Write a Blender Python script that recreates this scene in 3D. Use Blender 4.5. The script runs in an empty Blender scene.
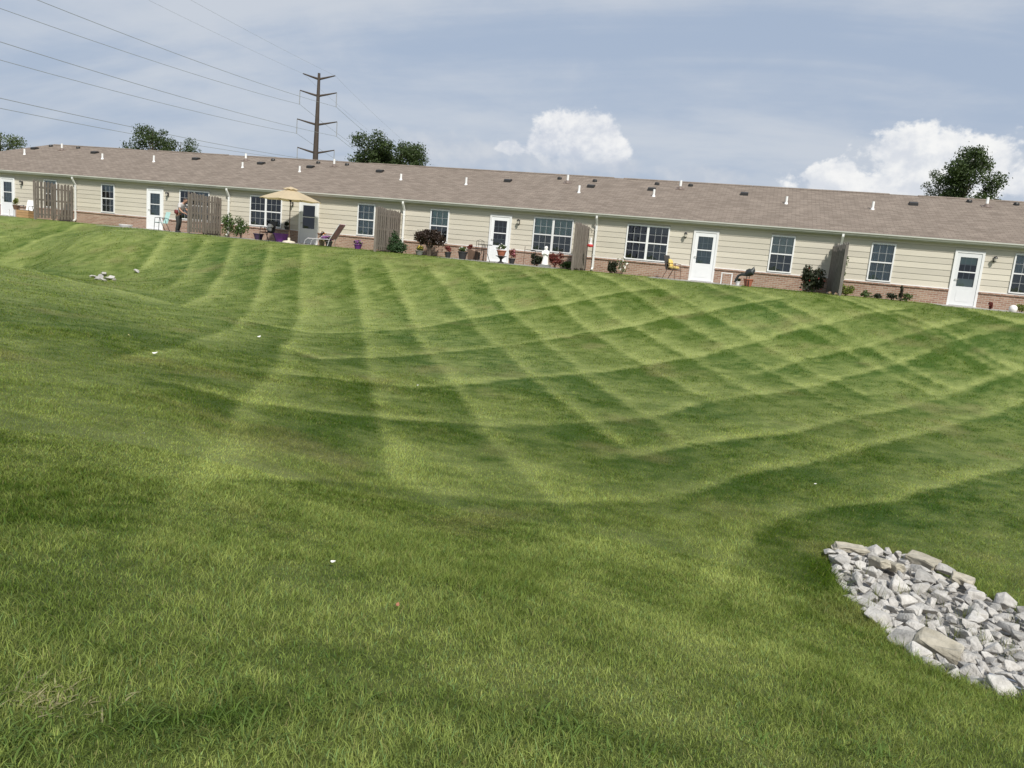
import bpy, bmesh, math, random
import numpy as np
from mathutils import Vector, Matrix, Euler
R = math.radians
S = bpy.context.scene
COL = S.collection

# ------------------------------------------------------------------ camera
CZ = 0.55
AX = Vector((0.949, 0.3026, 0.0885)); AY = Vector((-0.1349, 0.1357, 0.9815)); AZ = Vector((0.285, -0.9434, 0.1696))
AZ.normalize(); AX = (AX - AZ * AX.dot(AZ)).normalized(); AY = AZ.cross(AX)
FPX = 770.0
cd = bpy.data.cameras.new('camera'); cam = bpy.data.objects.new('camera', cd); COL.objects.link(cam)
cam.matrix_world = Matrix(((AX.x, AY.x, AZ.x, 0), (AX.y, AY.y, AZ.y, 0), (AX.z, AY.z, AZ.z, CZ), (0, 0, 0, 1)))
cd.lens = FPX / 1024 * 36; cd.sensor_width = 36; cd.clip_end = 6000; cd.clip_start = 0.05
S.camera = cam

# ------------------------------------------------------------------ sky and sun
SUN_EL, SUN_AZ = R(46), R(180 - 34)             # azimuth clockwise from +Y; the sun stands behind and right of the camera
def skydir(px, py):
    d = AX * (px - 512) - AY * (py - 384) - AZ * FPX
    d.normalize()
    return math.atan2(d.x, d.y), math.asin(d.z)
W = bpy.data.worlds.new('World'); S.world = W; W.use_nodes = True
wn, wl = W.node_tree.nodes, W.node_tree.links
for n in list(wn): wn.remove(n)
def N(nodes, t, **kw):
    n = nodes.new(t)
    for k, v in kw.items():
        if k in n.inputs and not hasattr(n, k): n.inputs[k].default_value = v
        else: setattr(n, k, v)
    return n
def wmath(op, a, b=None, c=None):
    n = wn.new('ShaderNodeMath'); n.operation = op
    for i, v in enumerate((a, b, c)):
        if v is None: continue
        if isinstance(v, (int, float)): n.inputs[i].default_value = v
        else: wl.new(v, n.inputs[i])
    return n.outputs[0]
def wmix(f, a, b):
    n = wn.new('ShaderNodeMix'); n.data_type = 'RGBA'
    for s, v in ((n.inputs[0], f), (n.inputs[6], a), (n.inputs[7], b)):
        if isinstance(v, (int, float)): s.default_value = v
        elif isinstance(v, tuple): s.default_value = (*v, 1)
        else: wl.new(v, s)
    return n.outputs[2]
def wnoise(vec, scale, detail, rough, dist=0.0):
    n = wn.new('ShaderNodeTexNoise'); n.inputs['Scale'].default_value = scale; n.inputs['Detail'].default_value = detail
    n.inputs['Roughness'].default_value = rough; n.inputs['Distortion'].default_value = dist; wl.new(vec, n.inputs['Vector'])
    return n.outputs['Fac']
def wramp(v, lo, hi):
    n = wn.new('ShaderNodeMapRange'); n.interpolation_type = 'SMOOTHSTEP'; wl.new(v, n.inputs[0])
    n.inputs[1].default_value = lo; n.inputs[2].default_value = hi
    return n.outputs[0]
sky = wn.new('ShaderNodeTexSky'); sky.sky_type = 'NISHITA'; sky.sun_disc = False
sky.sun_elevation = SUN_EL; sky.sun_rotation = SUN_AZ; sky.dust_density = 2.0; sky.air_density = 1.0
tc = wn.new('ShaderNodeTexCoord'); dirv = tc.outputs['Generated']
sep = wn.new('ShaderNodeSeparateXYZ'); wl.new(dirv, sep.inputs[0])
az = wmath('ARCTAN2', sep.outputs[0], sep.outputs[1]); el = wmath('ARCSINE', sep.outputs[2])
# high thin cloud veil: noise on a plane high above (streaks get finer towards the horizon)
den = wmath('ADD', wmath('ABSOLUTE', sep.outputs[2]), 0.22)
cmb = wn.new('ShaderNodeCombineXYZ'); wl.new(wmath('DIVIDE', sep.outputs[0], den), cmb.inputs[0]); wl.new(wmath('DIVIDE', sep.outputs[1], den), cmb.inputs[1])
mp = wn.new('ShaderNodeMapping'); mp.inputs['Rotation'].default_value = (0, 0, R(-35)); mp.inputs['Scale'].default_value = (0.6, 1.9, 1); wl.new(cmb.outputs[0], mp.inputs[0])
v1 = wnoise(mp.outputs[0], 1.1, 7, 0.55, 0.6); v2 = wnoise(cmb.outputs[0], 3.0, 6, 0.6, 0.3)
veil = wmath('ADD', wmath('MULTIPLY', v1, 0.75), wmath('MULTIPLY', v2, 0.25))
thin = wmix(wramp(veil, 0.36, 0.64), (4.7, 5.7, 7.35), (7.1, 7.6, 8.4))
base = wmix(0.9, sky.outputs[0], thin)
low = wramp(el, 0.0, 0.30)
base = wmix(wmath('MULTIPLY', wmath('SUBTRACT', 1.0, low), 0.35), base, (5.6, 6.4, 7.7))
# cumulus heads standing low behind the houses
wvec = wn.new('ShaderNodeCombineXYZ'); wl.new(az, wvec.inputs[0]); wl.new(wmath('MULTIPLY', el, 1.2), wvec.inputs[1])
fb = wnoise(wvec.outputs[0], 22.0, 9, 0.58, 0.15); fb2 = wnoise(wvec.outputs[0], 48.0, 6, 0.6, 0.1)
sv = wn.new('ShaderNodeVectorMath'); sv.operation = 'ADD'; wl.new(wvec.outputs[0], sv.inputs[0]); sv.inputs[1].default_value = (0.006, 0.016, 0)
fbs = wnoise(sv.outputs[0], 22.0, 9, 0.58, 0.15)
def blobs(lst):
    out = None
    for px, py, rx, ry in lst:
        a0, e0 = skydir(px, py)
        da = wmath('DIVIDE', wmath('SUBTRACT', az, a0), rx / FPX); de = wmath('DIVIDE', wmath('SUBTRACT', el, e0), ry / FPX)
        v = wmath('SUBTRACT', 1.0, wmath('SQRT', wmath('ADD', wmath('MULTIPLY', da, da), wmath('MULTIPLY', de, de))))
        out = v if out is None else wmath('SMOOTH_MAX', out, v, 0.25)
    return out
def low_e(lst): return min(skydir(p[0], p[1])[1] for p in lst) + 0.035
def cumulus(basecol, lst, edge, top, white, grey, amp, fade=0.0):
    d = wmath('ADD', blobs(lst), wmath('ADD', wmath('MULTIPLY', wmath('SUBTRACT', fb, 0.5), amp), wmath('MULTIPLY', wmath('SUBTRACT', fb2, 0.5), amp * 0.4)))
    m = wramp(d, edge[0], edge[1])
    shade = wramp(wmath('SUBTRACT', wmath('ADD', wmath('MULTIPLY', wmath('SUBTRACT', fb, fbs), 2.2), 0.55), wmath('MULTIPLY', wmath('SUBTRACT', low_e(lst), el), 3.0)), 0.05, 0.95)
    c = wmix(shade, grey, white)
    m = wmath('MULTIPLY', m, wramp(el, low_e(lst) - 0.035 - fade, low_e(lst) - 0.03 + fade * .5)) if fade else m
    return wmix(wmath('MULTIPLY', m, top), basecol, c)
base = cumulus(base, [(480, 158, 75, 24), (545, 165, 90, 18), (620, 168, 34, 14), (440, 150, 60, 22), (700, 176, 60, 12)], (0.0, 0.75), 0.62, (7.6, 7.9, 8.4), (6.0, 6.6, 7.6), 1.5)
base = cumulus(base, [(578, 136, 46, 30), (562, 130, 28, 21), (598, 132, 26, 21), (547, 146, 24, 17), (612, 150, 22, 18), (510, 148, 17, 9), (580, 158, 46, 19)], (0.10, 0.40), 0.92, (10.6, 10.6, 10.6), (6.9, 7.4, 8.4), 1.7, 0.02)
base = cumulus(base, [(905, 160, 52, 30), (945, 162, 60, 36), (985, 168, 40, 36), (840, 178, 52, 18), (1030, 180, 40, 24), (900, 188, 110, 20)], (0.10, 0.40), 0.96, (10.8, 10.8, 10.7), (7.9, 8.3, 9.0), 1.8)
bg = wn.new('ShaderNodeBackground'); bg.inputs['Strength'].default_value = 0.08; wl.new(base, bg.inputs[0])
wo = wn.new('ShaderNodeOutputWorld'); wl.new(bg.outputs[0], wo.inputs[0])

ld = bpy.data.lights.new('sun', 'SUN'); ld.energy = 4.3; ld.angle = R(4.0); ld.color = (1.0, 0.96, 0.89)
sun = bpy.data.objects.new('sun', ld); COL.objects.link(sun)
sdir = Vector((math.sin(SUN_AZ) * math.cos(SUN_EL), math.cos(SUN_AZ) * math.cos(SUN_EL), math.sin(SUN_EL)))
sun.rotation_euler = sdir.to_track_quat('Z', 'Y').to_euler(); sun.location = (10, -10, 30)
S.view_settings.view_transform = 'Standard'; S.view_settings.look = 'None'; S.view_settings.exposure = 0.12; S.view_settings.gamma = 1.0

# ------------------------------------------------------------------ helpers
def mat(name, col, rough=0.6, metal=0.0, noise=0.0, nscale=8.0, bump=0.0, bscale=40.0, spec=0.5, col2=None, stretch=None, transl=0.0):
    m = bpy.data.materials.new(name); m.use_nodes = True
    n, l = m.node_tree.nodes, m.node_tree.links
    b = n['Principled BSDF']; b.inputs['Roughness'].default_value = rough; b.inputs['Metallic'].default_value = metal
    b.inputs['Specular IOR Level'].default_value = spec
    b.inputs['Base Color'].default_value = (*col, 1)
    t = n.new('ShaderNodeTexCoord'); v = t.outputs['Object']
    if stretch:
        mpn = n.new('ShaderNodeMapping'); mpn.inputs['Scale'].default_value = stretch; l.new(v, mpn.inputs[0]); v = mpn.outputs[0]
    oi = n.new('ShaderNodeObjectInfo')
    off = n.new('ShaderNodeVectorMath'); off.operation = 'ADD'; l.new(v, off.inputs[0])
    sc = n.new('ShaderNodeMath'); sc.operation = 'MULTIPLY'; sc.inputs[1].default_value = 37.0; l.new(oi.outputs['Random'], sc.inputs[0]); l.new(sc.outputs[0], off.inputs[1]); v = off.outputs[0]
    if noise or col2:
        nz = n.new('ShaderNodeTexNoise'); nz.inputs['Scale'].default_value = nscale; nz.inputs['Detail'].default_value = 6; nz.inputs['Roughness'].default_value = 0.62; l.new(v, nz.inputs['Vector'])
        rp = n.new('ShaderNodeMapRange'); rp.inputs[1].default_value = 0.3; rp.inputs[2].default_value = 0.7; l.new(nz.outputs['Fac'], rp.inputs[0])
        mx = n.new('ShaderNodeMix'); mx.data_type = 'RGBA'; l.new(rp.outputs[0], mx.inputs[0])
        c2 = col2 or tuple(c * (1 + noise) for c in col); c1 = col if col2 else tuple(c * (1 - noise) for c in col)
        mx.inputs[6].default_value = (*c1, 1); mx.inputs[7].default_value = (*c2, 1)
        # every object a slightly different tone
        hs = n.new('ShaderNodeHueSaturation'); mr = n.new('ShaderNodeMapRange'); l.new(oi.outputs['Random'], mr.inputs[0])
        mr.inputs[3].default_value = 0.9; mr.inputs[4].default_value = 1.1; l.new(mr.outputs[0], hs.inputs['Value']); l.new(mx.outputs[2], hs.inputs['Color'])
        l.new(hs.outputs[0], b.inputs['Base Color'])
    if bump:
        nb = n.new('ShaderNodeTexNoise'); nb.inputs['Scale'].default_value = bscale; nb.inputs['Detail'].default_value = 5; l.new(v, nb.inputs['Vector'])
        bp = n.new('ShaderNodeBump'); bp.inputs['Strength'].default_value = bump; bp.inputs['Distance'].default_value = 0.02; l.new(nb.outputs['Fac'], bp.inputs['Height']); l.new(bp.outputs[0], b.inputs['Normal'])
    if transl:
        tr = n.new('ShaderNodeBsdfTranslucent'); tr.inputs[0].default_value = (col[0] * 1.5, col[1] * 1.5, col[2], 1)
        ms = n.new('ShaderNodeMixShader'); ms.inputs[0].default_value = transl
        l.new(b.outputs[0], ms.inputs[1]); l.new(tr.outputs[0], ms.inputs[2]); l.new(ms.outputs[0], n['Material Output'].inputs[0])
    return m

class MB:
    def __init__(s): s.v = []; s.f = []
    def add(s, vs, fs):
        o = len(s.v); s.v += [tuple(p) for p in vs]; s.f += [tuple(i + o for i in f) for f in fs]; return s
    def box(s, x0, x1, y0, y1, z0, z1, M=None):
        vs = [Vector(p) for p in ((x0, y0, z0), (x1, y0, z0), (x1, y1, z0), (x0, y1, z0), (x0, y0, z1), (x1, y0, z1), (x1, y1, z1), (x0, y1, z1))]
        if M: vs = [M @ p for p in vs]
        return s.add(vs, [(3, 2, 1, 0), (4, 5, 6, 7), (0, 1, 5, 4), (1, 2, 6, 5), (2, 3, 7, 6), (3, 0, 4, 7)])
    def prism(s, prof, x0, x1):           # profile in (y, z), run along x
        n = len(prof); vs = [(x0, y, z) for y, z in prof] + [(x1, y, z) for y, z in prof]
        return s.add(vs, [tuple(range(n)), tuple(reversed(range(n, 2 * n)))] + [(i, i + n, (i + 1) % n + n, (i + 1) % n) for i in range(n)])
    def tube(s, pts, rad, seg=8, cap=True):
        pts = [Vector(p) for p in pts]; rad = rad if isinstance(rad, (list, tuple)) else [rad] * len(pts)
        vs = []; fs = []
        for i, p in enumerate(pts):
            t = (pts[min(i + 1, len(pts) - 1)] - pts[max(i - 1, 0)]).normalized()
            a = t.cross(Vector((0.13, 0.21, 1)) if abs(t.z) < 0.95 else Vector((1, 0.1, 0))).normalized(); b = t.cross(a)
            for k in range(seg):
                q = 2 * math.pi * k / seg; vs.append(p + (a * math.cos(q) + b * math.sin(q)) * rad[i])
        for i in range(len(pts) - 1):
            for k in range(seg):
                k2 = (k + 1) % seg; fs.append((i * seg + k, i * seg + k2, (i + 1) * seg + k2, (i + 1) * seg + k))
        if cap: fs += [tuple(reversed(range(seg))), tuple(range((len(pts) - 1) * seg, len(pts) * seg))]
        return s.add(vs, fs)
    def lathe(s, prof, seg=20, c=(0, 0, 0)):  # profile of (radius, z)
        vs = []; fs = []; n = len(prof)
        for r, z in prof:
            for k in range(seg):
                q = 2 * math.pi * k / seg; vs.append((c[0] + r * math.cos(q), c[1] + r * math.sin(q), c[2] + z))
        for i in range(n - 1):
            for k in range(seg):
                k2 = (k + 1) % seg; fs.append((i * seg + k, i * seg + k2, (i + 1) * seg + k2, (i + 1) * seg + k))
        fs += [tuple(reversed(range(seg))), tuple(range((n - 1) * seg, n * seg))]
        return s.add(vs, fs)
    def build(s, name, m, parent=None, smooth=False, loc=None):
        me = bpy.data.meshes.new(name); me.from_pydata(s.v, [], s.f); me.materials.append(m)
        if len(s.f) > 1: bm = bmesh.new(); bm.from_mesh(me); bmesh.ops.recalc_face_normals(bm, faces=bm.faces); bm.to_mesh(me); bm.free()
        if smooth:
            me.shade_smooth()
            try: me.set_sharp_from_angle(angle=R(40))
            except Exception: pass
        o = bpy.data.objects.new(name, me); COL.objects.link(o)
        if parent: o.parent = parent
        if loc: o.location = loc
        return o
def tag(o, label, cat=None, group=None, kind=None):
    o['label'] = label
    if cat: o['category'] = cat
    if group: o['group'] = group
    if kind: o['kind'] = kind
    return o
def thing(name, label, cat, loc=(0, 0, 0), rz=0.0, group=None):
    o = bpy.data.objects.new(name, None); o.empty_display_size = 0.1; COL.objects.link(o); o.location = loc; o.rotation_euler = (0, 0, rz)
    return tag(o, label, cat, group)
def share(name, me, parent=None, loc=(0, 0, 0), rot=(0, 0, 0), scale=(1, 1, 1)):
    o = bpy.data.objects.new(name, me); COL.objects.link(o); o.parent = parent; o.location = loc; o.rotation_euler = rot; o.scale = scale
    return o
def pray(px, py):
    return AX * (px - 512) - AY * (py - 384) - AZ * FPX
def at_y(px, py, Y):                      # the point seen at a pixel on the vertical plane y = Y
    d = pray(px, py); t = Y / d.y
    return Vector((d.x * t, Y, CZ + d.z * t))

# ------------------------------------------------------------------ terrain: a shallow mown basin below the houses
rng = np.random.default_rng(7)
CTRL = [(0, 0, -1.05), (-0.53, 2.13, -1.12), (-1.83, 1.46, -1.05), (1.27, 3.32, -1.42), (1.86, 7.54, -2.35), (1.27, 8.96, -2.42), (2.6, 6.6, -2.22), (2.03, 5.55, -2.02),
        (-2.99, 9.71, -2.36), (-4.1, 6.53, -1.88), (-5.0, 5.48, -1.5), (-6.8, 5.5, -1.32), (-15.7, 12.8, -1.42), (-26.0, 20.6, -1.55), (-19.6, 17.2, -1.62), (-24.6, 24.6, -2.0), (-31, 27.2, -1.85), (-16.9, 19.7, -2.0),
        (-10.8, 17.0, -2.15), (-7.7, 19.8, -2.15), (-5.3, 15.7, -2.25), (-2.6, 11.5, -2.45), (-10.6, 25.0, -1.62), (-0.3, 10.3, -2.5), (7.0, 23.0, -2.1), (3.0, 12.0, -2.55), (2.0, 18, -2.4),
        (5.0, 9.0, -2.45), (9.0, 14.0, -2.5), (14.0, 22.0, -2.15), (5.5, 4.0, -1.5), (9, 5, -1.7), (16, 10, -2.0), (0, -6, -0.8), (-8, -4, -0.9), (10, -5, -0.9), (-20, 3, -1.1), (-35, 12, -1.3), (-45, 20, -1.3),
        (25, 5, -1.3), (30, 20, -1.8), (-38, 25.5, -1.45), (-50, 25, -1.0)]
for X in (-60, -48, -38, -30, -22, -14, -6, 2, 10, 18, 28):
    CTRL += [(X, 30.8, -0.06), (X, 33.0, -0.02), (X, 37.0, -0.02), (X, 44, -0.02)]
for X in (-30, -20, -14, -6, 2, 10, 18): CTRL += [(X, 28.4, -0.62)]
for X in (-14, -6, 2, 10, 18): CTRL += [(X, 25.2, -1.6)]
C = np.array(CTRL, float)
def tps(r2): return r2 * np.log(r2 + 1e-9)
_A = tps(((C[:, None, :2] - C[None, :, :2]) ** 2).sum(-1)) + np.eye(len(C)) * 0.6
_P = np.c_[np.ones(len(C)), C[:, :2]]
_M = np.block([[_A, _P], [_P.T, np.zeros((3, 3))]])
_w = np.linalg.solve(_M, np.r_[C[:, 2], 0, 0, 0])
def ground_raw(x, y):
    x = np.asarray(x, float); y = np.asarray(y, float); xc = np.clip(x, -60, 30); yc = np.clip(y, -7, 44)
    z = _w[-3] + _w[-2] * xc + _w[-1] * yc
    for i in range(len(C)): z = z + _w[i] * tps((xc - C[i, 0]) ** 2 + (yc - C[i, 1]) ** 2)
    z = np.minimum(z, 0.02)
    t = np.clip((y - 30.6) / 1.2, 0, 1); t = t * t * (3 - 2 * t); z = z * (1 - t) + (-0.02) * t
    return z
_gx = np.arange(-62, 32.01, 0.25); _gy = np.arange(-8, 45.01, 0.25)
_GX, _GY = np.meshgrid(_gx, _gy, indexing='ij'); _GZ = ground_raw(_GX, _GY)
def bil(G, x, y, x0=-62, y0=-8, s=0.25):
    fx = np.clip((np.asarray(x, float) - x0) / s, 0, G.shape[0] - 1.001); fy = np.clip((np.asarray(y, float) - y0) / s, 0, G.shape[1] - 1.001)
    i = fx.astype(int); j = fy.astype(int); fx = fx - i; fy = fy - j
    return G[i, j] * (1 - fx) * (1 - fy) + G[i + 1, j] * fx * (1 - fy) + G[i, j + 1] * (1 - fx) * fy + G[i + 1, j + 1] * fx * fy
def gz(x, y): return bil(_GZ, x, y)
def hz(x, y): return float(gz(x, y))
def on_ground(px, py):
    d = pray(px, py); d = d / math.hypot(d.x, d.y); t = 0.5
    while t < 90:
        p = d * t
        if CZ + p.z < hz(p.x, p.y): break
        t += 0.06
    lo, hi = t - 0.06, t
    for _ in range(12):
        m = (lo + hi) / 2; p = d * m
        if CZ + p.z < hz(p.x, p.y): hi = m
        else: lo = m
    p = d * hi
    return Vector((p.x, p.y, hz(p.x, p.y)))

def vnoise(x, y, scale, seed):
    r = np.random.default_rng(seed).random((256, 256)); x = np.asarray(x) * scale + 1000; y = np.asarray(y) * scale + 1000
    i = np.floor(x).astype(int); j = np.floor(y).astype(int); fx = x - i; fy = y - j; fx = fx * fx * (3 - 2 * fx); fy = fy * fy * (3 - 2 * fy)
    a = r[i % 256, j % 256]; b = r[(i + 1) % 256, j % 256]; c = r[i % 256, (j + 1) % 256]; d = r[(i + 1) % 256, (j + 1) % 256]
    return (a * (1 - fx) + b * fx) * (1 - fy) + (c * (1 - fx) + d * fx) * fy - 0.5
def fbm(x, y, scale, seed, oct=4):
    return sum(vnoise(x, y, scale * 2 ** k, seed + k) * 0.55 ** k for k in range(oct))

# mower passes: seen in the photo, laid out on the ground as paths
PA = [[(269, 247), (262, 280), (250, 309), (219, 333), (170, 348), (133, 356)], [(303, 251), (301, 298), (283, 356), (245, 403), (205, 455), (150, 520)], [(350, 262), (359, 300), (364, 330), (366, 363), (380, 420), (395, 480)],
      [(385, 266), (406, 308), (422, 347), (445, 378), (473, 414), (505, 455), (560, 510)], [(430, 267), (463, 308), (492, 343), (520, 367), (555, 398), (610, 440)], [(467, 266), (500, 300), (539, 335), (574, 367), (615, 398), (670, 435)],
      [(523, 272), (562, 308), (601, 339), (640, 363), (690, 392)], [(551, 275), (601, 308), (640, 331), (690, 358), (760, 395)], [(235, 240), (222, 270), (205, 295), (180, 305), (137, 294), (78, 282), (23, 266)], [(165, 236), (150, 255), (138, 270)], [(78, 224), (12, 251)], [(205, 240), (190, 262), (172, 285)]]
PBL = [[(250, 322), (309, 333), (418, 328), (469, 318), (560, 304), (650, 289)], [(300, 352), (320, 359), (434, 353), (492, 347), (574, 335), (671, 318), (780, 299)], [(300, 375), (406, 386), (469, 384), (531, 378), (650, 365), (710, 354), (780, 334), (905, 309)],
       [(200, 390), (250, 402), (309, 410), (387, 419), (500, 427), (582, 423), (650, 416), (702, 403), (800, 389), (843, 377), (944, 346), (1024, 324)], [(210, 478), (328, 480), (387, 488), (469, 496), (562, 502), (650, 501), (683, 494), (741, 479), (827, 459), (866, 446), (976, 420), (1024, 404)],
       [(640, 455), (702, 444), (792, 432), (858, 416), (956, 393), (1024, 370)], [(760, 372), (811, 358), (897, 338), (968, 320)], [(700, 600), (735, 560), (752, 530), (800, 512), (900, 500), (960, 480), (1024, 466)]]
LA = [np.array([on_ground(*p)[:2] for p in l]) for l in PA]
LB = [np.array([on_ground(*p)[:2] for p in l]) for l in PBL]
_sh = LA[7]; _dv = _sh[-1] - _sh[0]; _nv = np.array([-_dv[1], _dv[0]]) / np.hypot(*_dv)
if _nv[0] < 0: _nv = -_nv
for k in range(1, 9): LA.append(_sh + _nv * (1.55 + 0.2 * (k % 2)) * k + np.array([0.0, 0.0]))
def sdist(x, y, L):
    best = np.full(x.shape, 1e9); sg = np.ones(x.shape)
    for a, b in zip(L[:-1], L[1:]):
        d = b - a; t = np.clip(((x - a[0]) * d[0] + (y - a[1]) * d[1]) / (d @ d), 0, 1)
        ex = x - a[0] - t * d[0]; ey = y - a[1] - t * d[1]; q = ex * ex + ey * ey
        s = np.sign(d[0] * ey - d[1] * ex); m = q < best; best = np.where(m, q, best); sg = np.where(m, s, sg)
    return np.sqrt(best), sg
_tx = np.arange(-50, 22.01, 0.12); _ty = np.arange(0, 34.01, 0.12); _TX, _TY = np.meshgrid(_tx, _ty, indexing='ij')
_wx = _TX + fbm(_TX, _TY, 0.5, 31, 3) * 0.16; _wy = _TY + fbm(_TX, _TY, 0.5, 41, 3) * 0.16
_T = np.zeros_like(_TX)
def saw(d, s, near):                      # painted blade sheen, bright one side of a pass, dark the other, fading
    return np.where(s > 0, np.exp(-(d / 0.27) ** 2) * 1.05 + .25 * np.exp(-(d / .9) ** 2), -np.exp(-(d / near) ** 1.3) * 0.85)
for L in LA:                              # passes run downhill: their bright side is +x
    d, s = sdist(_wx, _wy, L); _T += saw(d, s if (L[0] - L[-1])[1] > 0 else -s, 0.75) * 0.62
for L in LB:                              # passes run across: their bright side is uphill
    d, s = sdist(_wx, _wy, L); _T += saw(d, s, 0.9) * 0.7
_nf = np.clip((np.hypot(_TX, _TY) - 5.5) / 7.0, 0, 1); _T *= 0.42 + 0.58 * _nf * _nf * (3 - 2 * _nf)
_T *= np.clip(0.95 + fbm(_TX, _TY, 0.6, 71, 3) * 0.6, 0.5, 1.25)
# patches where the turf colour is paler or darker: px, py, radius across and along (m), amount
for px_, py_, ra, rb, am in [(742, 585, .30, .9, 1.0), (690, 640, .6, .6, .6), (600, 548, .6, .5, .75), (520, 470, 1.0, 1.2, .35), (610, 690, .5, .22, .45), (392, 455, .45, 1.1, .75), (205, 455, .6, 1.5, .75), (255, 390, .6, 2.0, .4), (480, 470, .6, .5, .35), (355, 520, .6, .4, .3), (700, 540, .5, .5, .35), (470, 735, .5, .12, .3), (250, 600, .5, .25, .35),
        (810, 572, .22, .55, -1.1), (860, 512, .9, .35, -.4), (470, 525, .7, .28, -.5), (640, 735, .5, .15, -.5), (200, 715, .45, .12, -.55), (60, 590, .5, .35, -.5), (60, 320, 4.5, 2.2, -.45), (160, 372, 1.6, .9, -.4), (300, 440, .7, .6, -.45), (30, 500, .8, .6, -.4), (330, 650, .4, .2, -.35), (880, 740, .4, .2, -.3), (700, 470, .8, .5, -.5), (1000, 520, .9, .5, -.4), (960, 340, 1.5, 1.5, -.4)]:
    p_ = on_ground(px_, py_); dd = np.array([p_.x, p_.y]); dl = np.hypot(*dd); u_ = (_wx * dd[0] + _wy * dd[1]) / dl - dl; v_ = (_wx * dd[1] - _wy * dd[0]) / dl
    _T += am * np.exp(-(v_ / ra) ** 2 - (u_ / rb) ** 2)
_T = np.clip(_T, -1.25, 1.25)
def tone(x, y): return bil(_T, x, y, -50, 0, 0.12) * ((np.asarray(y) > 0) & (np.asarray(x) < 22))

def lawn_color(x, y):                     # turf colour: painted sheen of leaning blades along passes, patches, a few straw spots
    t = tone(x, y); n = fbm(x, y, 0.35, 3, 5); n2 = fbm(x, y, 2.0, 13, 3); n3 = fbm(x, y, 9.0, 17, 2); dry = np.clip(fbm(x, y, 0.9, 23, 4) * 2.6 - 0.62, 0, 1)
    n4 = vnoise(x, y, 4.5, 91) + vnoise(x, y, 3.1, 92)
    far = np.clip((np.hypot(x, y) - 5) / 12, 0, 1)
    k = np.clip(0.44 + 0.54 * t + 0.22 * n + 0.22 * n2 + 0.40 * n3 + (0.10 + 0.14 * far) * n4, 0, 1)[..., None]
    lush = np.clip(fbm(x, y, 0.22, 53, 3) * 1.4 + 0.25, 0, 1)[..., None]
    dark = np.array([0.066, 0.112, 0.009]); dark2 = np.array([0.054, 0.110, 0.015]); lite = np.array([0.310, 0.355, 0.110])
    c = (dark * (1 - lush) + dark2 * lush) * (1 - k) + lite * k
    dry = (dry * 0.32 * (1 - 0.4 * np.clip(t, 0, 1)))[..., None]
    return c * (1 - dry) + np.array([0.27, 0.225, 0.10]) * dry

# riprap outline on the ground
RIP_PX = [(826, 556), (846, 549), (868, 550), (905, 558), (938, 569), (964, 582), (985, 597), (1024, 612), (1075, 632), (1095, 690), (1050, 712), (1024, 700), (985, 690), (945, 676), (905, 652), (878, 627), (850, 603), (836, 578)]
RIP = np.array([on_ground(*p)[:2] for p in RIP_PX])
def inpoly(x, y, P):
    x = np.asarray(x); y = np.asarray(y); c = np.zeros(x.shape, bool)
    for (x0, y0), (x1, y1) in zip(P, np.roll(P, -1, 0)):
        if y0 == y1: continue
        c ^= ((y0 > y) != (y1 > y)) & (x < (x1 - x0) * (y - y0) / (y1 - y0) + x0)
    return c

def attr_mat(name, transl, bump):
    m = bpy.data.materials.new(name); m.use_nodes = True; n, l = m.node_tree.nodes, m.node_tree.links
    b = n['Principled BSDF']; b.inputs['Roughness'].default_value = 0.6; b.inputs['Specular IOR Level'].default_value = 0.12
    a = n.new('ShaderNodeAttribute'); a.attribute_name = 'turf'
    src = a.outputs['Color']
    if bump:
        t = n.new('ShaderNodeTexCoord'); mp = n.new('ShaderNodeMapping'); mp.inputs['Scale'].default_value = (1, 1, 0.3); l.new(t.outputs['Object'], mp.inputs[0])
        n1 = n.new('ShaderNodeTexNoise'); n1.inputs['Scale'].default_value = 28; n1.inputs['Detail'].default_value = 8; n1.inputs['Roughness'].default_value = 0.7; l.new(mp.outputs[0], n1.inputs['Vector'])
        mr = n.new('ShaderNodeMapRange'); mr.inputs[1].default_value = 0.3; mr.inputs[2].default_value = 0.7; mr.inputs[3].default_value = 0.55; mr.inputs[4].default_value = 1.25; l.new(n1.outputs['Fac'], mr.inputs[0])
        mx = n.new('ShaderNodeMix'); mx.data_type = 'RGBA'; mx.blend_type = 'MULTIPLY'; mx.inputs[0].default_value = 1; l.new(src, mx.inputs[6]); l.new(mr.outputs[0], mx.inputs[7]); src = mx.outputs[2]
        bp = n.new('ShaderNodeBump'); bp.inputs['Strength'].default_value = 0.5; bp.inputs['Distance'].default_value = 0.03; l.new(n1.outputs['Fac'], bp.inputs['Height']); l.new(bp.outputs[0], b.inputs['Normal'])
    l.new(src, b.inputs['Base Color'])
    if transl:
        tr = n.new('ShaderNodeBsdfTranslucent'); g = n.new('ShaderNodeMix'); g.data_type = 'RGBA'; g.blend_type = 'MULTIPLY'; g.inputs[0].default_value = 1; g.inputs[7].default_value = (1.5, 1.45, 0.7, 1); l.new(src, g.inputs[6]); l.new(g.outputs[2], tr.inputs[0])
        ms = n.new('ShaderNodeMixShader'); ms.inputs[0].default_value = transl; l.new(b.outputs[0], ms.inputs[1]); l.new(tr.outputs[0], ms.inputs[2]); l.new(ms.outputs[0], n['Material Output'].inputs[0])
    return m
M_GROUND = attr_mat('turf_ground', 0, True); M_BLADE = attr_mat('grass_blade', 0.45, False)
def axis(lo, hi, dense_lo, dense_hi, step):
    a = list(np.arange(dense_lo, dense_hi + 1e-6, step)); s = step; v = dense_lo
    while v > lo: s *= 1.35; v -= s; a.insert(0, v)
    s = step; v = dense_hi
    while v < hi: s *= 1.35; v += s; a.append(v)
    return np.array(a)
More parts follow.
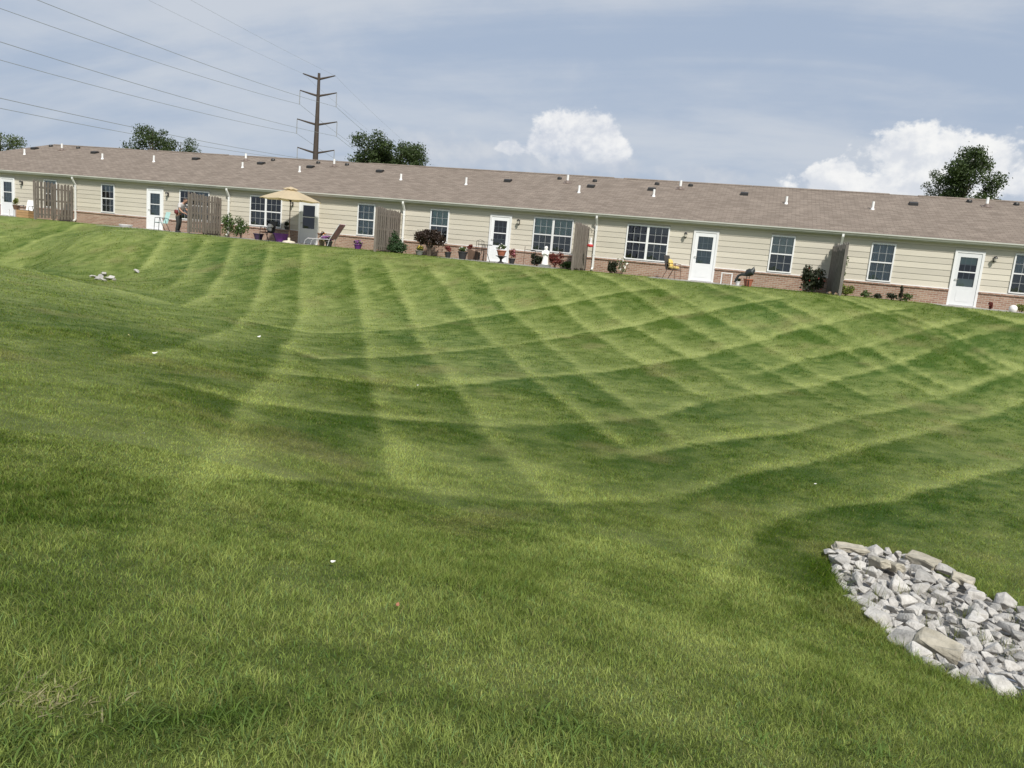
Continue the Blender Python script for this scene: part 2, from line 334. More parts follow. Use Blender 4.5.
gx = axis(-3000, 3000, -46, 17, 0.16); gy = axis(-600, 4000, 0.3, 34, 0.16)
GX, GY = np.meshgrid(gx, gy, indexing='ij'); GZ = gz(GX, GY)
GZ = GZ - inpoly(GX, GY, RIP) * 0.07
nx, ny = GX.shape
verts = np.c_[GX.ravel(), GY.ravel(), GZ.ravel()]
i, j = np.meshgrid(np.arange(nx - 1), np.arange(ny - 1), indexing='ij'); q = (i * ny + j).ravel()
quads = np.c_[q, q + ny, q + ny + 1, q + 1]
def np_mesh(name, verts, faces, m, col=None):
    me = bpy.data.meshes.new(name); k = faces.shape[1]
    me.vertices.add(len(verts)); me.vertices.foreach_set('co', np.ascontiguousarray(verts, np.float32).ravel())
    me.loops.add(faces.size); me.loops.foreach_set('vertex_index', np.ascontiguousarray(faces, np.int32).ravel())
    me.polygons.add(len(faces)); me.polygons.foreach_set('loop_start', np.arange(0, faces.size, k, dtype=np.int32)); me.polygons.foreach_set('loop_total', np.full(len(faces), k, np.int32))
    me.update(calc_edges=True); me.materials.append(m)
    if col is not None:
        a = me.attributes.new('turf', 'FLOAT_COLOR', 'POINT'); a.data.foreach_set('color', np.ascontiguousarray(np.c_[col, np.ones(len(col))], np.float32).ravel())
    return me
gcol = lawn_color(verts[:, 0], verts[:, 1]) * (0.42 + 0.45 * np.clip(np.hypot(verts[:, 0], verts[:, 1]) / 22, 0, 1))[:, None]  # shade between blades painted in: ground colour darkened, most near the camera
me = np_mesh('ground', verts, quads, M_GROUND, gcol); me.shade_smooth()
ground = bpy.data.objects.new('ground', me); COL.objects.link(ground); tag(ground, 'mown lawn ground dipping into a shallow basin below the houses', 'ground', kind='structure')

# grass blades over everything the picture can see, denser near the camera
HD = math.atan2(-AZ.y, -AZ.x)
PATIO = [(-42.6, -39.0), (-32.4, -27.2), (-25.6, -20.2), (-13.6, -8.2), (-4.3, -0.6), (6.5, 9.4)]
def sample(n, r0, r1, power, wedge=92):             # radial density
    u = rng.random(n)
    if power == 1: r = r0 + (r1 - r0) * u
    else: r = r0 * (r1 / r0) ** u
    a = HD + (rng.random(n) - 0.5) * R(wedge)
    x = r * np.cos(a); y = r * np.sin(a)
    pat = np.zeros(len(x), bool)
    for a_, b_ in PATIO: pat |= (x > a_) & (x < b_) & (y > 31.72)
    ok = (y < 33.85) & ~pat & ~inpoly(x, y, RIP); return x[ok], y[ok], r[ok]
BV, BF, BC = [], [], []; voff = 0
def blades(n, r0, r1, power, kind, wedge=92):
    global voff
    x, y, r = sample(n, r0, r1, power, wedge); n = len(x); z = gz(x, y)
    t = tone(x, y); tall = np.clip(0.8 + fbm(x, y, 1.4, 61, 3) * 0.9, 0.5, 1.5)
    edge = sdist(x, y, np.vstack([RIP, RIP[:1]]))[0] if r0 < 9 else 9.0; tall = tall * (1 + 1.3 * np.exp(-(edge / 0.16) ** 2))
    h = (0.014 + 0.026 * rng.random(n) ** 1.6) * tall * (1 + r * 0.010)
    w = np.maximum(0.0030, 0.00075 * r) * (0.6 + 0.8 * rng.random(n))
    a = rng.random(n) * 2 * np.pi; lean = h * (0.4 + 1.5 * rng.random(n))
    bias = 0.7 * h * t
    lx = np.cos(a) * lean + bias * math.cos(HD); ly = np.sin(a) * lean + bias * math.sin(HD)
    b = a + np.pi / 2 + (rng.random(n) - 0.5) * 1.6; wx = np.cos(b) * w / 2; wy = np.sin(b) * w / 2
    c = lawn_color(x, y) * (0.50 + 1.2 * rng.random(n))[:, None]
    yl = rng.random(n); c = np.where((yl < 0.05)[:, None], c * 0.45 + np.array([0.34, 0.29, 0.14]) * 0.6, c); c = np.where((yl > 0.9)[:, None], c * np.array([0.75, 0.95, 1.25]), c)
    zb = z - 0.006
    if kind == 3:
        V = np.stack([np.c_[x - wx, y - wy, zb], np.c_[x + wx, y + wy, zb], np.c_[x + lx * .38 + wx * .8, y + ly * .38 + wy * .8, z + h * .62], np.c_[x + lx * .38 - wx * .8, y + ly * .38 - wy * .8, z + h * .62], np.c_[x + lx, y + ly, z + h]], 1)
        F = np.array([[0, 1, 2], [0, 2, 3], [3, 2, 4]]); k = 5
    else:
        V = np.stack([np.c_[x - wx, y - wy, zb], np.c_[x + wx, y + wy, zb], np.c_[x + lx, y + ly, z + h]], 1); F = np.array([[0, 1, 2]]); k = 3
    base_i = (np.arange(n) * k)[:, None, None] + F[None] + voff
    BV.append(V.reshape(-1, 3)); BF.append(base_i.reshape(-1, 3)); BC.append(np.repeat(c, k, 0)); voff += n * k
blades(590000, 1.15, 7.5, 1, 3, 122)
blades(470000, 4.5, 16.0, 2, 1, 104)
blades(520000, 8.0, 48.0, 2, 1)
# coarse weedy tufts in the foreground
for (px, py, cnt, ln) in [(48, 700, 110, .10), (215, 690, 40, .09), (150, 725, 50, .10), (560, 735, 60, .09), (500, 600, 50, .08), (880, 760, 50, .10), (640, 760, 40, .09), (245, 735, 40, .10), (15, 745, 50, .10), (760, 740, 40, .09), (330, 702, 40, .10)]:
    p = on_ground(px, py); n = cnt
    x = p.x + rng.normal(0, .09, n); y = p.y + rng.normal(0, .07, n); z = gz(x, y); a = rng.random(n) * 6.283; h = ln * (0.35 + .4 * rng.random(n)) * (.25 if py == 700 else .7); le = ln * (.4 + .6 * rng.random(n)); w = .004 + .004 * rng.random(n)
    lx, ly = np.cos(a) * le, np.sin(a) * le; wx, wy = -np.sin(a) * w / 2, np.cos(a) * w / 2
    V = np.stack([np.c_[x - wx, y - wy, z - .005], np.c_[x + wx, y + wy, z - .005], np.c_[x + lx * .45 + wx, y + ly * .45 + wy, z + h * .8], np.c_[x + lx * .45 - wx, y + ly * .45 - wy, z + h * .8], np.c_[x + lx, y + ly, z + h]], 1)
    F = (np.arange(n) * 5)[:, None, None] + np.array([[0, 1, 2], [0, 2, 3], [3, 2, 4]])[None] + voff
    c = (np.array([0.13, 0.20, 0.05]) if py != 700 else np.array([0.36, 0.33, 0.19])) * (0.7 + .6 * rng.random(n))[:, None]
    BV.append(V.reshape(-1, 3)); BF.append(F.reshape(-1, 3)); BC.append(np.repeat(c, 5, 0)); voff += n * 5
for (u, v_) in [(878, 600), (936, 600), (870, 612), (965, 620), (985, 645), (1000, 600), (905, 595), (1008, 655), (958, 640), (858, 575), (930, 628), (1015, 625)]:
    p = on_ground(u, v_); n = 26; x = p.x + rng.normal(0, .05, n); y = p.y + rng.normal(0, .04, n); z = gz(x, y); a = rng.random(n) * 6.283; h = .08 + .10 * rng.random(n); le = .03 + .06 * rng.random(n); w = .004 + .003 * rng.random(n)
    lx, ly = np.cos(a) * le, np.sin(a) * le; wx, wy = -np.sin(a) * w / 2, np.cos(a) * w / 2
    V = np.stack([np.c_[x - wx, y - wy, z - .03], np.c_[x + wx, y + wy, z - .03], np.c_[x + lx, y + ly, z + h]], 1); F = (np.arange(n) * 3)[:, None, None] + np.array([[0, 1, 2]])[None] + voff
    BV.append(V.reshape(-1, 3)); BF.append(F.reshape(-1, 3)); BC.append(np.repeat(np.array([0.16, 0.18, 0.06]) * (.6 + .8 * rng.random(n))[:, None], 3, 0)); voff += n * 3
me = np_mesh('grass', np.concatenate(BV), np.concatenate(BF), M_BLADE, np.concatenate(BC))
grass = bpy.data.objects.new('grass', me); COL.objects.link(grass); tag(grass, 'short mown grass with crossing light and dark mower stripes', 'grass', kind='stuff')
del BV, BF, BC

# ------------------------------------------------------------------ materials
M_SIDING = mat('cream_vinyl', (0.53, 0.49, 0.405), 0.55, noise=0.05, nscale=0.7, bump=0.08, bscale=30, stretch=(1, 1, 6))
M_WHITE = mat('white_vinyl', (0.74, 0.74, 0.73), 0.4, noise=0.03, nscale=2)
M_DOOR = mat('white_door_paint', (0.72, 0.73, 0.73), 0.35, noise=0.03, nscale=3)
M_GUTTER = mat('almond_gutter', (0.50, 0.50, 0.45), 0.4, noise=0.10, nscale=1.2)
M_SPOUT = mat('white_aluminium', (0.78, 0.78, 0.75), 0.4, noise=0.06, nscale=4)
M_DARKIN = mat('interior_wall', (0.25, 0.24, 0.22), 0.9)
M_BLIND = mat('blind', (0.62, 0.66, 0.64), 0.7, noise=0.05, nscale=3)
M_BLINDT = mat('teal_blind', (0.55, 0.68, 0.65), 0.7, noise=0.06, nscale=3)
M_CURT = mat('curtain', (0.40, 0.46, 0.50), 0.85, noise=0.25, nscale=6, stretch=(6, 1, 0.5))
M_SCREEN = mat('lower_shade', (0.20, 0.20, 0.21), 0.85, noise=0.15, nscale=4)
M_FENCE = mat('weathered_cedar', (0.118, 0.096, 0.078), 0.85, noise=0.35, nscale=5, bump=0.4, bscale=25, stretch=(8, 8, 0.7), col2=(0.235, 0.205, 0.175))
M_FENCED = mat('dark_weathered_cedar', (0.10, 0.09, 0.078), 0.85, bump=0.4, bscale=25, nscale=5, stretch=(8, 8, 0.7), col2=(0.22, 0.20, 0.18))
M_BLACK = mat('black_metal', (0.025, 0.024, 0.023), 0.45)
M_VENT = mat('roof_vent_plastic', (0.020, 0.019, 0.018), 0.5)
M_PIPE = mat('white_pvc', (0.80, 0.80, 0.78), 0.4, noise=0.05, nscale=6)
M_LEAD = mat('flashing', (0.16, 0.12, 0.10), 0.6)
M_CONC = mat('concrete', (0.30, 0.29, 0.26), 0.9, noise=0.15, nscale=6, bump=0.2, bscale=60)
M_STEEL = mat('weathering_steel', (0.060, 0.044, 0.036), 0.75, noise=0.25, nscale=2)
M_CABLE = mat('cable_aluminium', (0.30, 0.31, 0.33), 0.5)
M_INSUL = mat('grey_insulator', (0.30, 0.31, 0.34), 0.4)
M_BARK = mat('bark', (0.085, 0.065, 0.048), 0.9, noise=0.3, nscale=8, bump=0.5)
M_SOIL = mat('potting_soil', (0.05, 0.035, 0.025), 0.95)
def glass_mat():
    m = bpy.data.materials.new('window_glass'); m.use_nodes = True; n, l = m.node_tree.nodes, m.node_tree.links; n.remove(n['Principled BSDF'])
    g = n.new('ShaderNodeBsdfGlossy'); g.inputs['Roughness'].default_value = 0.015; g.inputs[0].default_value = (0.95, 0.97, 1, 1); t = n.new('ShaderNodeBsdfTransparent'); t.inputs[0].default_value = (0.80, 0.86, 0.87, 1)
    f = n.new('ShaderNodeFresnel'); f.inputs[0].default_value = 1.75; x = n.new('ShaderNodeMixShader')
    no = n.new('ShaderNodeTexNoise'); no.inputs['Scale'].default_value = 1.5; bp = n.new('ShaderNodeBump'); bp.inputs['Strength'].default_value = 0.03; bp.inputs['Distance'].default_value = 0.3; l.new(no.outputs[0], bp.inputs['Height']); l.new(bp.outputs[0], g.inputs['Normal'])
    l.new(f.outputs[0], x.inputs[0]); l.new(t.outputs[0], x.inputs[1]); l.new(g.outputs[0], x.inputs[2]); l.new(x.outputs[0], n['Material Output'].inputs[0]); return m
M_GLASS = glass_mat()
def brick_mat(name, c1, c2, mortar, bw, rh, ms, vec_scale, bumpd, extra):
    m = bpy.data.materials.new(name); m.use_nodes = True; n, l = m.node_tree.nodes, m.node_tree.links; b = n['Principled BSDF']; b.inputs['Roughness'].default_value = 0.9; b.inputs['Specular IOR Level'].default_value = 0.2
    t = n.new('ShaderNodeTexCoord'); sp = n.new('ShaderNodeSeparateXYZ'); l.new(t.outputs['Object'], sp.inputs[0])
    ad = n.new('ShaderNodeMath'); ad.operation = 'ADD'; l.new(sp.outputs[0], ad.inputs[0])
    if extra == 'wall': l.new(sp.outputs[1], ad.inputs[1])
    ml = n.new('ShaderNodeMath'); ml.operation = 'MULTIPLY'; ml.inputs[1].default_value = vec_scale; l.new(sp.outputs[2], ml.inputs[0])
    cb = n.new('ShaderNodeCombineXYZ'); l.new(ad.outputs[0], cb.inputs[0]); l.new(ml.outputs[0], cb.inputs[1])
    k = n.new('ShaderNodeTexBrick'); l.new(cb.outputs[0], k.inputs['Vector']); k.inputs['Color1'].default_value = (*c1, 1); k.inputs['Color2'].default_value = (*c2, 1); k.inputs['Mortar'].default_value = (*mortar, 1)
    k.inputs['Scale'].default_value = 1; k.inputs['Brick Width'].default_value = bw; k.inputs['Row Height'].default_value = rh; k.inputs['Mortar Size'].default_value = ms; k.inputs['Bias'].default_value = 0.0
    nz = n.new('ShaderNodeTexNoise'); nz.inputs['Scale'].default_value = 1.3; nz.inputs['Detail'].default_value = 8; nz.inputs['Roughness'].default_value = 0.75; l.new(cb.outputs[0], nz.inputs['Vector'])
    mr = n.new('ShaderNodeMapRange'); l.new(nz.outputs[0], mr.inputs[0]); mr.inputs[1].default_value = 0.25; mr.inputs[2].default_value = 0.75; mr.inputs[3].default_value = 0.84; mr.inputs[4].default_value = 1.16
    mx = n.new('ShaderNodeMix'); mx.data_type = 'RGBA'; mx.blend_type = 'MULTIPLY'; mx.inputs[0].default_value = 1; l.new(k.outputs['Color'], mx.inputs[6]); l.new(mr.outputs[0], mx.inputs[7]); l.new(mx.outputs[2], b.inputs['Base Color'])
    bp = n.new('ShaderNodeBump'); bp.invert = True; bp.inputs['Strength'].default_value = 0.7; bp.inputs['Distance'].default_value = bumpd; l.new(k.outputs['Fac'], bp.inputs['Height']); l.new(bp.outputs[0], b.inputs['Normal'])
    return m
M_BRICK = brick_mat('red_brick', (0.27, 0.155, 0.11), (0.38, 0.25, 0.185), (0.42, 0.37, 0.31), 0.215, 0.075, 0.010, 1.0, 0.01, 'wall')
M_SHING = brick_mat('asphalt_shingle', (0.182, 0.147, 0.119), (0.256, 0.211, 0.173), (0.150, 0.122, 0.100), 0.33, 0.145, 0.012, 3.17, 0.012, 'roof')

# ------------------------------------------------------------------ the long house
WY = 34.0                                  # face of the siding
XL, XR = -47.9, 26.0
house = thing('row_house', 'long single storey row house with brown shingle roof, cream siding and brick base', 'house', (0, 0, 0))
OPEN = []                                  # x0, x1, z0, z1
DOORS = [(-41.50, -40.46), (-31.30, -30.24), (-22.03, -20.92), (-12.0, -10.96), (-2.84, -1.80), (7.10, 8.13), (17.3, 18.33)]
SINGLE = [(-38.35, -37.42), (-34.35, -33.45), (-18.80, -17.86), (-14.98, -14.03), (0.30, 1.24), (4.11, 5.0), (13.4, 14.3)]
DOUBLE = [(-29.22, -27.36), (-24.90, -23.03), (-9.92, -8.08), (-5.69, -3.85), (9.13, 11.0), (-46.6, -44.8)]
for a, b in DOORS: OPEN.append((a, b, 0.0, 2.11))
for a, b in SINGLE + DOUBLE: OPEN.append((a, b, 0.65, 2.15))
OPEN.sort()
ZT = 2.50; BZ = 0.585
# structural wall with true openings, other walls, floor, ceiling
w = MB(); x = XL
for a, b, z0, z1 in OPEN:
    w.box(x, a, WY + 0.03, WY + 0.16, 0, ZT); w.box(a, b, WY + 0.031, WY + 0.159, z1, ZT - 0.001)
    if z0 > 0: w.box(a, b, WY + 0.031, WY + 0.159, 0, z0)
    x = b
w.box(x, XR, WY + 0.03, WY + 0.16, 0, ZT)
w.box(XL, XL + 0.15, WY + 0.161, 46, 0, ZT); w.box(XR - 0.15, XR, WY + 0.161, 46, 0, ZT); w.box(XL, XR, 46.001, 46.15, 0, ZT); w.box(XL + 0.16, XR - 0.16, WY + 0.17, 45.99, ZT - 0.06, ZT - 0.01); w.box(XL + 0.16, XR - 0.16, WY + 0.17, 45.99, -0.02, 0.02)
for xx in (-43.5, -36.2, -26.4, -16.4, -7.3, 2.8, 12.4): w.box(xx - .06, xx + .06, WY + 0.17, 45.98, 0.021, ZT - 0.061)
w.build('wall_frame', M_DARKIN, house)
# end walls clad in siding colour
MB().box(XL - 0.03, XL - 0.005, WY - 0.01, 46.2, 0, ZT).build('end_wall', M_SIDING, house); MB().box(XR + 0.005, XR + 0.03, WY - 0.01, 46.2, 0, ZT).build('end_wall', M_SIDING, house)
# brick base between the doors
def runs(z0, z1, pad=0.0):
    x = XL; out = []
    for a, b, q0, q1 in OPEN:
        if q0 < z1 - 1e-4 and q1 > z0 + 1e-4:
            if a - pad > x: out.append((x, a - pad))
            x = b + pad
    out.append((x, XR)); return out
for a, b in runs(0.0, BZ - 0.05): MB().box(a, b, WY - 0.055, WY + 0.028, -0.10, BZ - 0.05).build('brick_base', M_BRICK, house)
for a, b in runs(0.0, BZ): MB().prism([(WY - 0.095, BZ - 0.048), (WY + 0.025, BZ - 0.048), (WY + 0.025, BZ + 0.02), (WY - 0.095, BZ - 0.005)], a, b).build('brick_sill_course', M_BRICK, house)
for a, b in runs(0.0, BZ + 0.03): MB().box(a + .001, b - .001, WY - 0.04, WY + 0.024, BZ + 0.012, BZ + 0.045).build('starter_strip', M_WHITE, house)
# clapboards, every course between the openings a board of its own
NC = 8; CH = (ZT - 0.06 - BZ - 0.045) / NC
for c in range(NC):
    z0 = BZ + 0.046 + c * CH; z1 = z0 + CH - 0.002
    for a, b in runs(z0, z1):
        if b - a < 0.02: continue
        # long runs are lapped from several lengths
        MB().prism([(WY - 0.016, z0), (WY + 0.027, z0), (WY + 0.027, z1), (WY - 0.002, z1 - 0.004), (WY - 0.014, z0 + 0.03)], a + 0.001, b - 0.001).build('siding_board', M_SIDING, house)
# over the windows and doors the course that is cut by the head of the opening
for a, b, q0, q1 in OPEN:
    c = int((q1 - BZ - 0.046) / CH); zt = BZ + 0.046 + (c + 1) * CH - 0.002
    if zt - q1 > 0.03 and c < NC: MB().prism([(WY - 0.018, q1 + 0.001), (WY + 0.027, q1 + 0.001), (WY + 0.027, zt), (WY - 0.001, zt - 0.01)], a + 0.001, b - 0.001).build('siding_board', M_SIDING, house)

def window(x0, x1, z0, z1, style, parent):
    n = 2 if x1 - x0 > 1.4 else 1; t = 0.055; f = MB(); y0, y1 = WY - 0.048, WY + 0.05
    f.box(x0, x1, y0, y1, z1 - t, z1); f.box(x0, x1, y0 - 0.02, y1, z0, z0 + t); f.box(x0, x0 + t, y0, y1, z0 + t, z1 - t); f.box(x1 - t, x1, y0, y1, z0 + t, z1 - t)
    if n == 2: f.box((x0 + x1) / 2 - 0.05, (x0 + x1) / 2 + 0.05, y0, y1, z0 + t, z1 - t)
    zm = (z0 + z1) / 2
    units = [(x0 + t, x1 - t)] if n == 1 else [(x0 + t, (x0 + x1) / 2 - 0.05), ((x0 + x1) / 2 + 0.05, x1 - t)]
    for a, b in units: f.box(a, b, y0 + 0.015, y1 - 0.005, zm - 0.025, zm + 0.025)
    o = f.build('window', M_WHITE, parent)
    for ui, (a, b) in enumerate(units):
        for si, (p, q) in enumerate(((z0 + t, zm - 0.025), (zm + 0.025, z1 - t))):
            yy = WY - 0.005 - 0.02 * si
            MB().add([(a, yy, p), (b, yy, p), (b, yy, q), (a, yy, q)], [(0, 1, 2, 3)]).build('pane', M_GLASS, o)
            g = MB()
            for k in (1, 2): xx = a + (b - a) * k / 3; g.box(xx - .008, xx + .008, yy - .008, yy - .001, p, q)
            g.box(a, b, yy - .0085, yy - .0015, (p + q) / 2 - .008, (p + q) / 2 + .008)
            g.build('muntins', M_MUNT, o)
            st = style[(ui * 2 + si) % len(style)]
            if st:
                m, dep = st
                s = MB(); kz = q - (q - p) * dep
                if m in (M_CURT,):
                    pts = [(a + (b - a) * i / 24, WY + 0.10 + 0.02 * math.sin(i * 1.9)) for i in range(25)]
                    s.add([(px, py, kz) for px, py in pts] + [(px, py, q) for px, py in pts], [(i, i + 1, i + 26, i + 25) for i in range(24)])
                else:
                    z = q
                    while z > kz + 0.01: s.box(a + .005, b - .005, WY + 0.075, WY + 0.079, z - 0.031, z - 0.002, None); z -= 0.033
                s.build('curtain' if m is M_CURT else 'blind', m, o)
    return o
M_MUNT = mat('grey_muntin', (0.30, 0.31, 0.31), 0.5)
B_, T_, C_, S_ = (M_BLIND, 1.0), (M_BLINDT, 1.0), (M_CURT, 1.0), (M_SCREEN, 1.0)
STY = {-38.35: [None, B_], -34.35: [S_, (M_CURT, .5)], -18.80: [C_, C_], -14.98: [S_, T_], 0.30: [S_, B_], 4.11: [C_, (M_CURT, 1)], -29.22: [None, None, C_, C_], -24.90: [S_, None, None, None], -9.92: [S_, T_, S_, T_], -5.69: [None, None, S_, (M_SCREEN, .4)], 9.13: [S_, C_]}
for a, b in SINGLE + DOUBLE: window(a, b, 0.651, 2.149, STY.get(a, [C_, None]), house)

def door(x0, x1, k):
    f = MB(); t = 0.085; y0, y1 = WY - 0.065, WY + 0.05; zt = 2.108
    f.box(x0, x0 + t, y0, y1, 0, zt - t); f.box(x1 - t, x1, y0, y1, 0, zt - t); f.box(x0, x1, y0, y1, zt - t, zt); f.box(x0 - .02, x1 + .02, y0 - .05, y1, -0.03, -0.001)
    # door leaf: stiles and rails round the lite
    a, b = x0 + t + .003, x1 - t - .003; ya, yb = WY - 0.045, WY - 0.005; lz0, lz1 = 0.74, 1.86; st = 0.13
    f.build('door_frame', M_WHITE, house)
    L = MB(); L.box(a, a + st, ya, yb, 0.012, 2.015); L.box(b - st, b, ya, yb, 0.012, 2.015); L.box(a + st, b - st, ya, yb, 0.012, lz0); L.box(a + st, b - st, ya, yb, lz1, 2.015); L.box(a + st + 0.05, b - st - 0.05, ya - .006, ya - .0005, 0.16, 0.58)
    o = L.build('door', M_DOOR, house)
    MB().add([(a + st, WY - .03, lz0), (b - st, WY - .03, lz0), (b - st, WY - .03, lz1), (a + st, WY - .03, lz1)], [(0, 1, 2, 3)]).build('pane', M_GLASS, o)
    zm = lz0 + (lz1 - lz0) * 0.50
    g = MB(); g.box(a + st, b - st, WY - .043, WY - .033, zm - .02, zm + .02); g.build('meeting_rail', M_WHITE, o)
    if k != 2:
        g = MB()
        for q in (1, 2): xx = a + st + (b - a - 2 * st) * q / 3; g.box(xx - .009, xx + .009, WY - .022, WY - .014, zm - .27, lz1)
        for zz in (zm + (lz1 - zm) * .5, zm - .02, zm - .27): g.box(a + st, b - st, WY - .0225, WY - .0145, zz - .009, zz + .009)
        g.build('muntins', M_WHITE, o)
    if k in (0, 1, 4): MB().box(a + st, b - st, WY + .05, WY + .056, lz0, lz1).build('curtain', M_CURT, o)
    elif k in (3, 5): MB().box(a + st, b - st, WY + .05, WY + .056, lz0, zm - .27).build('door_panel', M_BLIND if k == 5 else M_SCREEN, o); 
    if k == 5: MB().box(a + st, b - st, WY + .058, WY + .062, zm + .30, lz1).build('curtain', M_BLINDT, o)
    h = MB(); h.tube([(a + 0.06, ya, 1.0), (a + 0.06, ya - .05, 1.0)], 0.014, 6); h.tube([(a + 0.06, ya - .045, 1.0), (a + 0.17, ya - .05, 1.0)], 0.011, 6); h.build('handle', M_STEELB, o)
M_STEELB = mat('brushed_metal', (0.5, 0.48, 0.42), 0.35, 1.0)
for k, (a, b) in enumerate(DOORS): door(a, b, k)
# carriage lamps beside the doors
M_LAMPG = mat('lamp_glass', (0.55, 0.52, 0.45), 0.2)
for x in (-29.94, -22.42, -10.62, -3.17, 8.47, -39.9):
    o = MB().box(-.045, .045, -.02, 0.0, -.10, .10).build('wall_lamp', M_BLACK, house, loc=(x, WY - .031, 1.86))
    a = MB(); a.tube([(0, -.02, .03), (0, -.09, .09), (0, -.13, .07)], .012, 6); a.lathe([(.005, .13), (.055, .085), (.075, .045), (.078, .035)], 10, (0, -.13, 0)); a.lathe([(.03, -.10), (.045, -.085), (.045, -.075)], 10, (0, -.13, 0)); a.build('lamp_arm', M_BLACK, o)
    MB().lathe([(.042, -.073), (.066, .033)], 10, (0, -.13, 0)).build('lamp_shade', M_LAMPG, o)
# roof
EY, EZ, RY, RZ = 33.76, 2.50, 40.0, 4.67; RUN = RY - EY; BY = 2 * RY - EY
rx0, rx1 = -44.42, XR + 0.5 - RUN
ex0, ex1 = rx0 - RUN * 0.6, XR + 0.5
rf = MB(); th = 0.03
rf.add([(ex0, EY, EZ), (ex1, EY, EZ), (rx1, RY, RZ), (rx0, RY, RZ), (ex0, BY, EZ), (ex1, BY, EZ), (ex0, EY, EZ - th), (ex1, EY, EZ - th), (ex1, BY, EZ - th), (ex0, BY, EZ - th)],
       [(0, 1, 2, 3), (5, 4, 3, 2), (4, 0, 3), (1, 5, 2), (0, 6, 7, 1), (1, 7, 8, 5), (5, 8, 9, 4), (4, 9, 6, 0)])
roof = rf.build('roof', M_SHING, house)
MB().box(ex0, ex1, EY + .02, BY - .02, ZT - 0.055 + .0, ZT - 0.035).build('soffit', M_GUTTER, house)
MB().box(ex0, ex1, EY + .005, EY + .03, EZ - 0.17, EZ - 0.031).build('fascia', M_GUTTER, house)
gp = [(EY, EZ - .02), (EY, EZ - .13), (EY - .07, EZ - .13), (EY - .085, EZ - .09), (EY - .12, EZ - .06), (EY - .12, EZ - .015), (EY - .11, EZ - .015), (EY - .11, EZ - .05), (EY - .012, EZ - .11), (EY - .012, EZ - .02)]
MB().prism(gp, ex0, ex1).build('gutter', M_GUTTER, house)
SL = (RZ - EZ) / RUN
def roofz(y): return EZ + (y - EY) * SL
random.seed(3)
x = rx0 + 0.2
while x < rx1 - 1:
    ln = random.uniform(5.5, 8.5); MB().prism([(RY - .17, RZ - .055), (RY, RZ + .004), (RY + .17, RZ - .055), (RY + .17, RZ - .033), (RY, RZ + .028), (RY - .17, RZ - .033)], x, min(x + ln, rx1)).build('ridge_vent', M_SHING, roof); x += ln + random.choice((.02, .5, 1.2))
PIPES = [(-43.45, 37.18), (-37.62, 37.3), (-34.0, 37.4), (-27.97, 37.39), (-24.26, 37.28), (-18.1, 37.0), (-14.47, 36.9), (-8.66, 36.8), (-5.14, 37.0), (.73, 37.2), (4.29, 37.2), (13.2, 37.2)]
TALL = [(-42.21, 38.72), (-28.9, 38.91), (-23.11, 38.85), (-9.67, 38.4), (-4.14, 38.6), (8.98, 38.8)]
VENT = [(-44.26, 38.6), (-39.41, 38.5), (-31.99, 38.5), (-27.49, 38.4), (-24.24, 38.3), (-19.99, 38.3), (-12.65, 38.0), (-8.35, 37.95), (-5.42, 38.1), (-1.14, 38.3), (6.04, 38.4)]
CAPS = [(-43.9, 39.45), (-41.64, 39.4), (-27.35, 39.3), (-24.39, 39.3), (-22.54, 39.25), (-10.26, 39.05), (-8.42, 39.0), (-5.34, 39.15), (-3.73, 39.25), (8.41, 39.4), (10.25, 39.4)]
p = MB(); p.lathe([(.052, -.1), (.052, .33), (.043, .33), (.043, .30)], 12); pipe0 = p.build('vent_pipe', M_PIPE, roof)
pf = MB(); pf.lathe([(.09, -.06), (.08, .0), (.056, .06)], 12); fl0 = pf.build('flashing', M_PIPE, pipe0)
for k, (x, y) in enumerate(PIPES):
    if k == 0: pipe0.location = (x, y, roofz(y)); continue
    share('vent_pipe', pipe0.data, roof, (x, y, roofz(y)), (0, 0, random.random()), (1, 1, random.uniform(.9, 1.1)))
    share('flashing', fl0.data, roof, (x, y, roofz(y)))
p = MB(); p.lathe([(.058, -.1), (.058, .40), (.048, .40), (.048, .37)], 12); pipe1 = p.build('vent_pipe', M_PIPE, roof)
pf = MB(); pf.box(-.20, .20, -.16, .16, -.03, .02, Matrix.Rotation(math.atan(SL), 4, 'X')); pf.lathe([(.15, -.02), (.11, .07), (.062, .13)], 12); fl1 = pf.build('flashing', M_LEAD, pipe1)
for k, (x, y) in enumerate(TALL):
    if k == 0: pipe1.location = (x, y, roofz(y)); continue
    share('vent_pipe', pipe1.data, roof, (x, y, roofz(y))); share('flashing', fl1.data, roof, (x, y, roofz(y)))
v = MB(); v.prism([(-.17, -.10), (-.17, .05), (-.14, .085), (.06, .13), (.17, .11), (.17, -.02)], -.17, .17); vent0 = v.build('box_vent', M_VENT, roof)
for k, (x, y) in enumerate(VENT):
    if k == 0: vent0.location = (x, y, roofz(y))
    else: share('box_vent', vent0.data, roof, (x, y, roofz(y)))
v = MB(); v.lathe([(.12, -.10), (.12, .05), (.10, .10), (.04, .12)], 10); cap0 = v.build('cap_vent', M_VENT, roof)
for k, (x, y) in enumerate(CAPS):
    if k == 0: cap0.location = (x, y, roofz(y))
    else: share('cap_vent', cap0.data, roof, (x, y, roofz(y)))
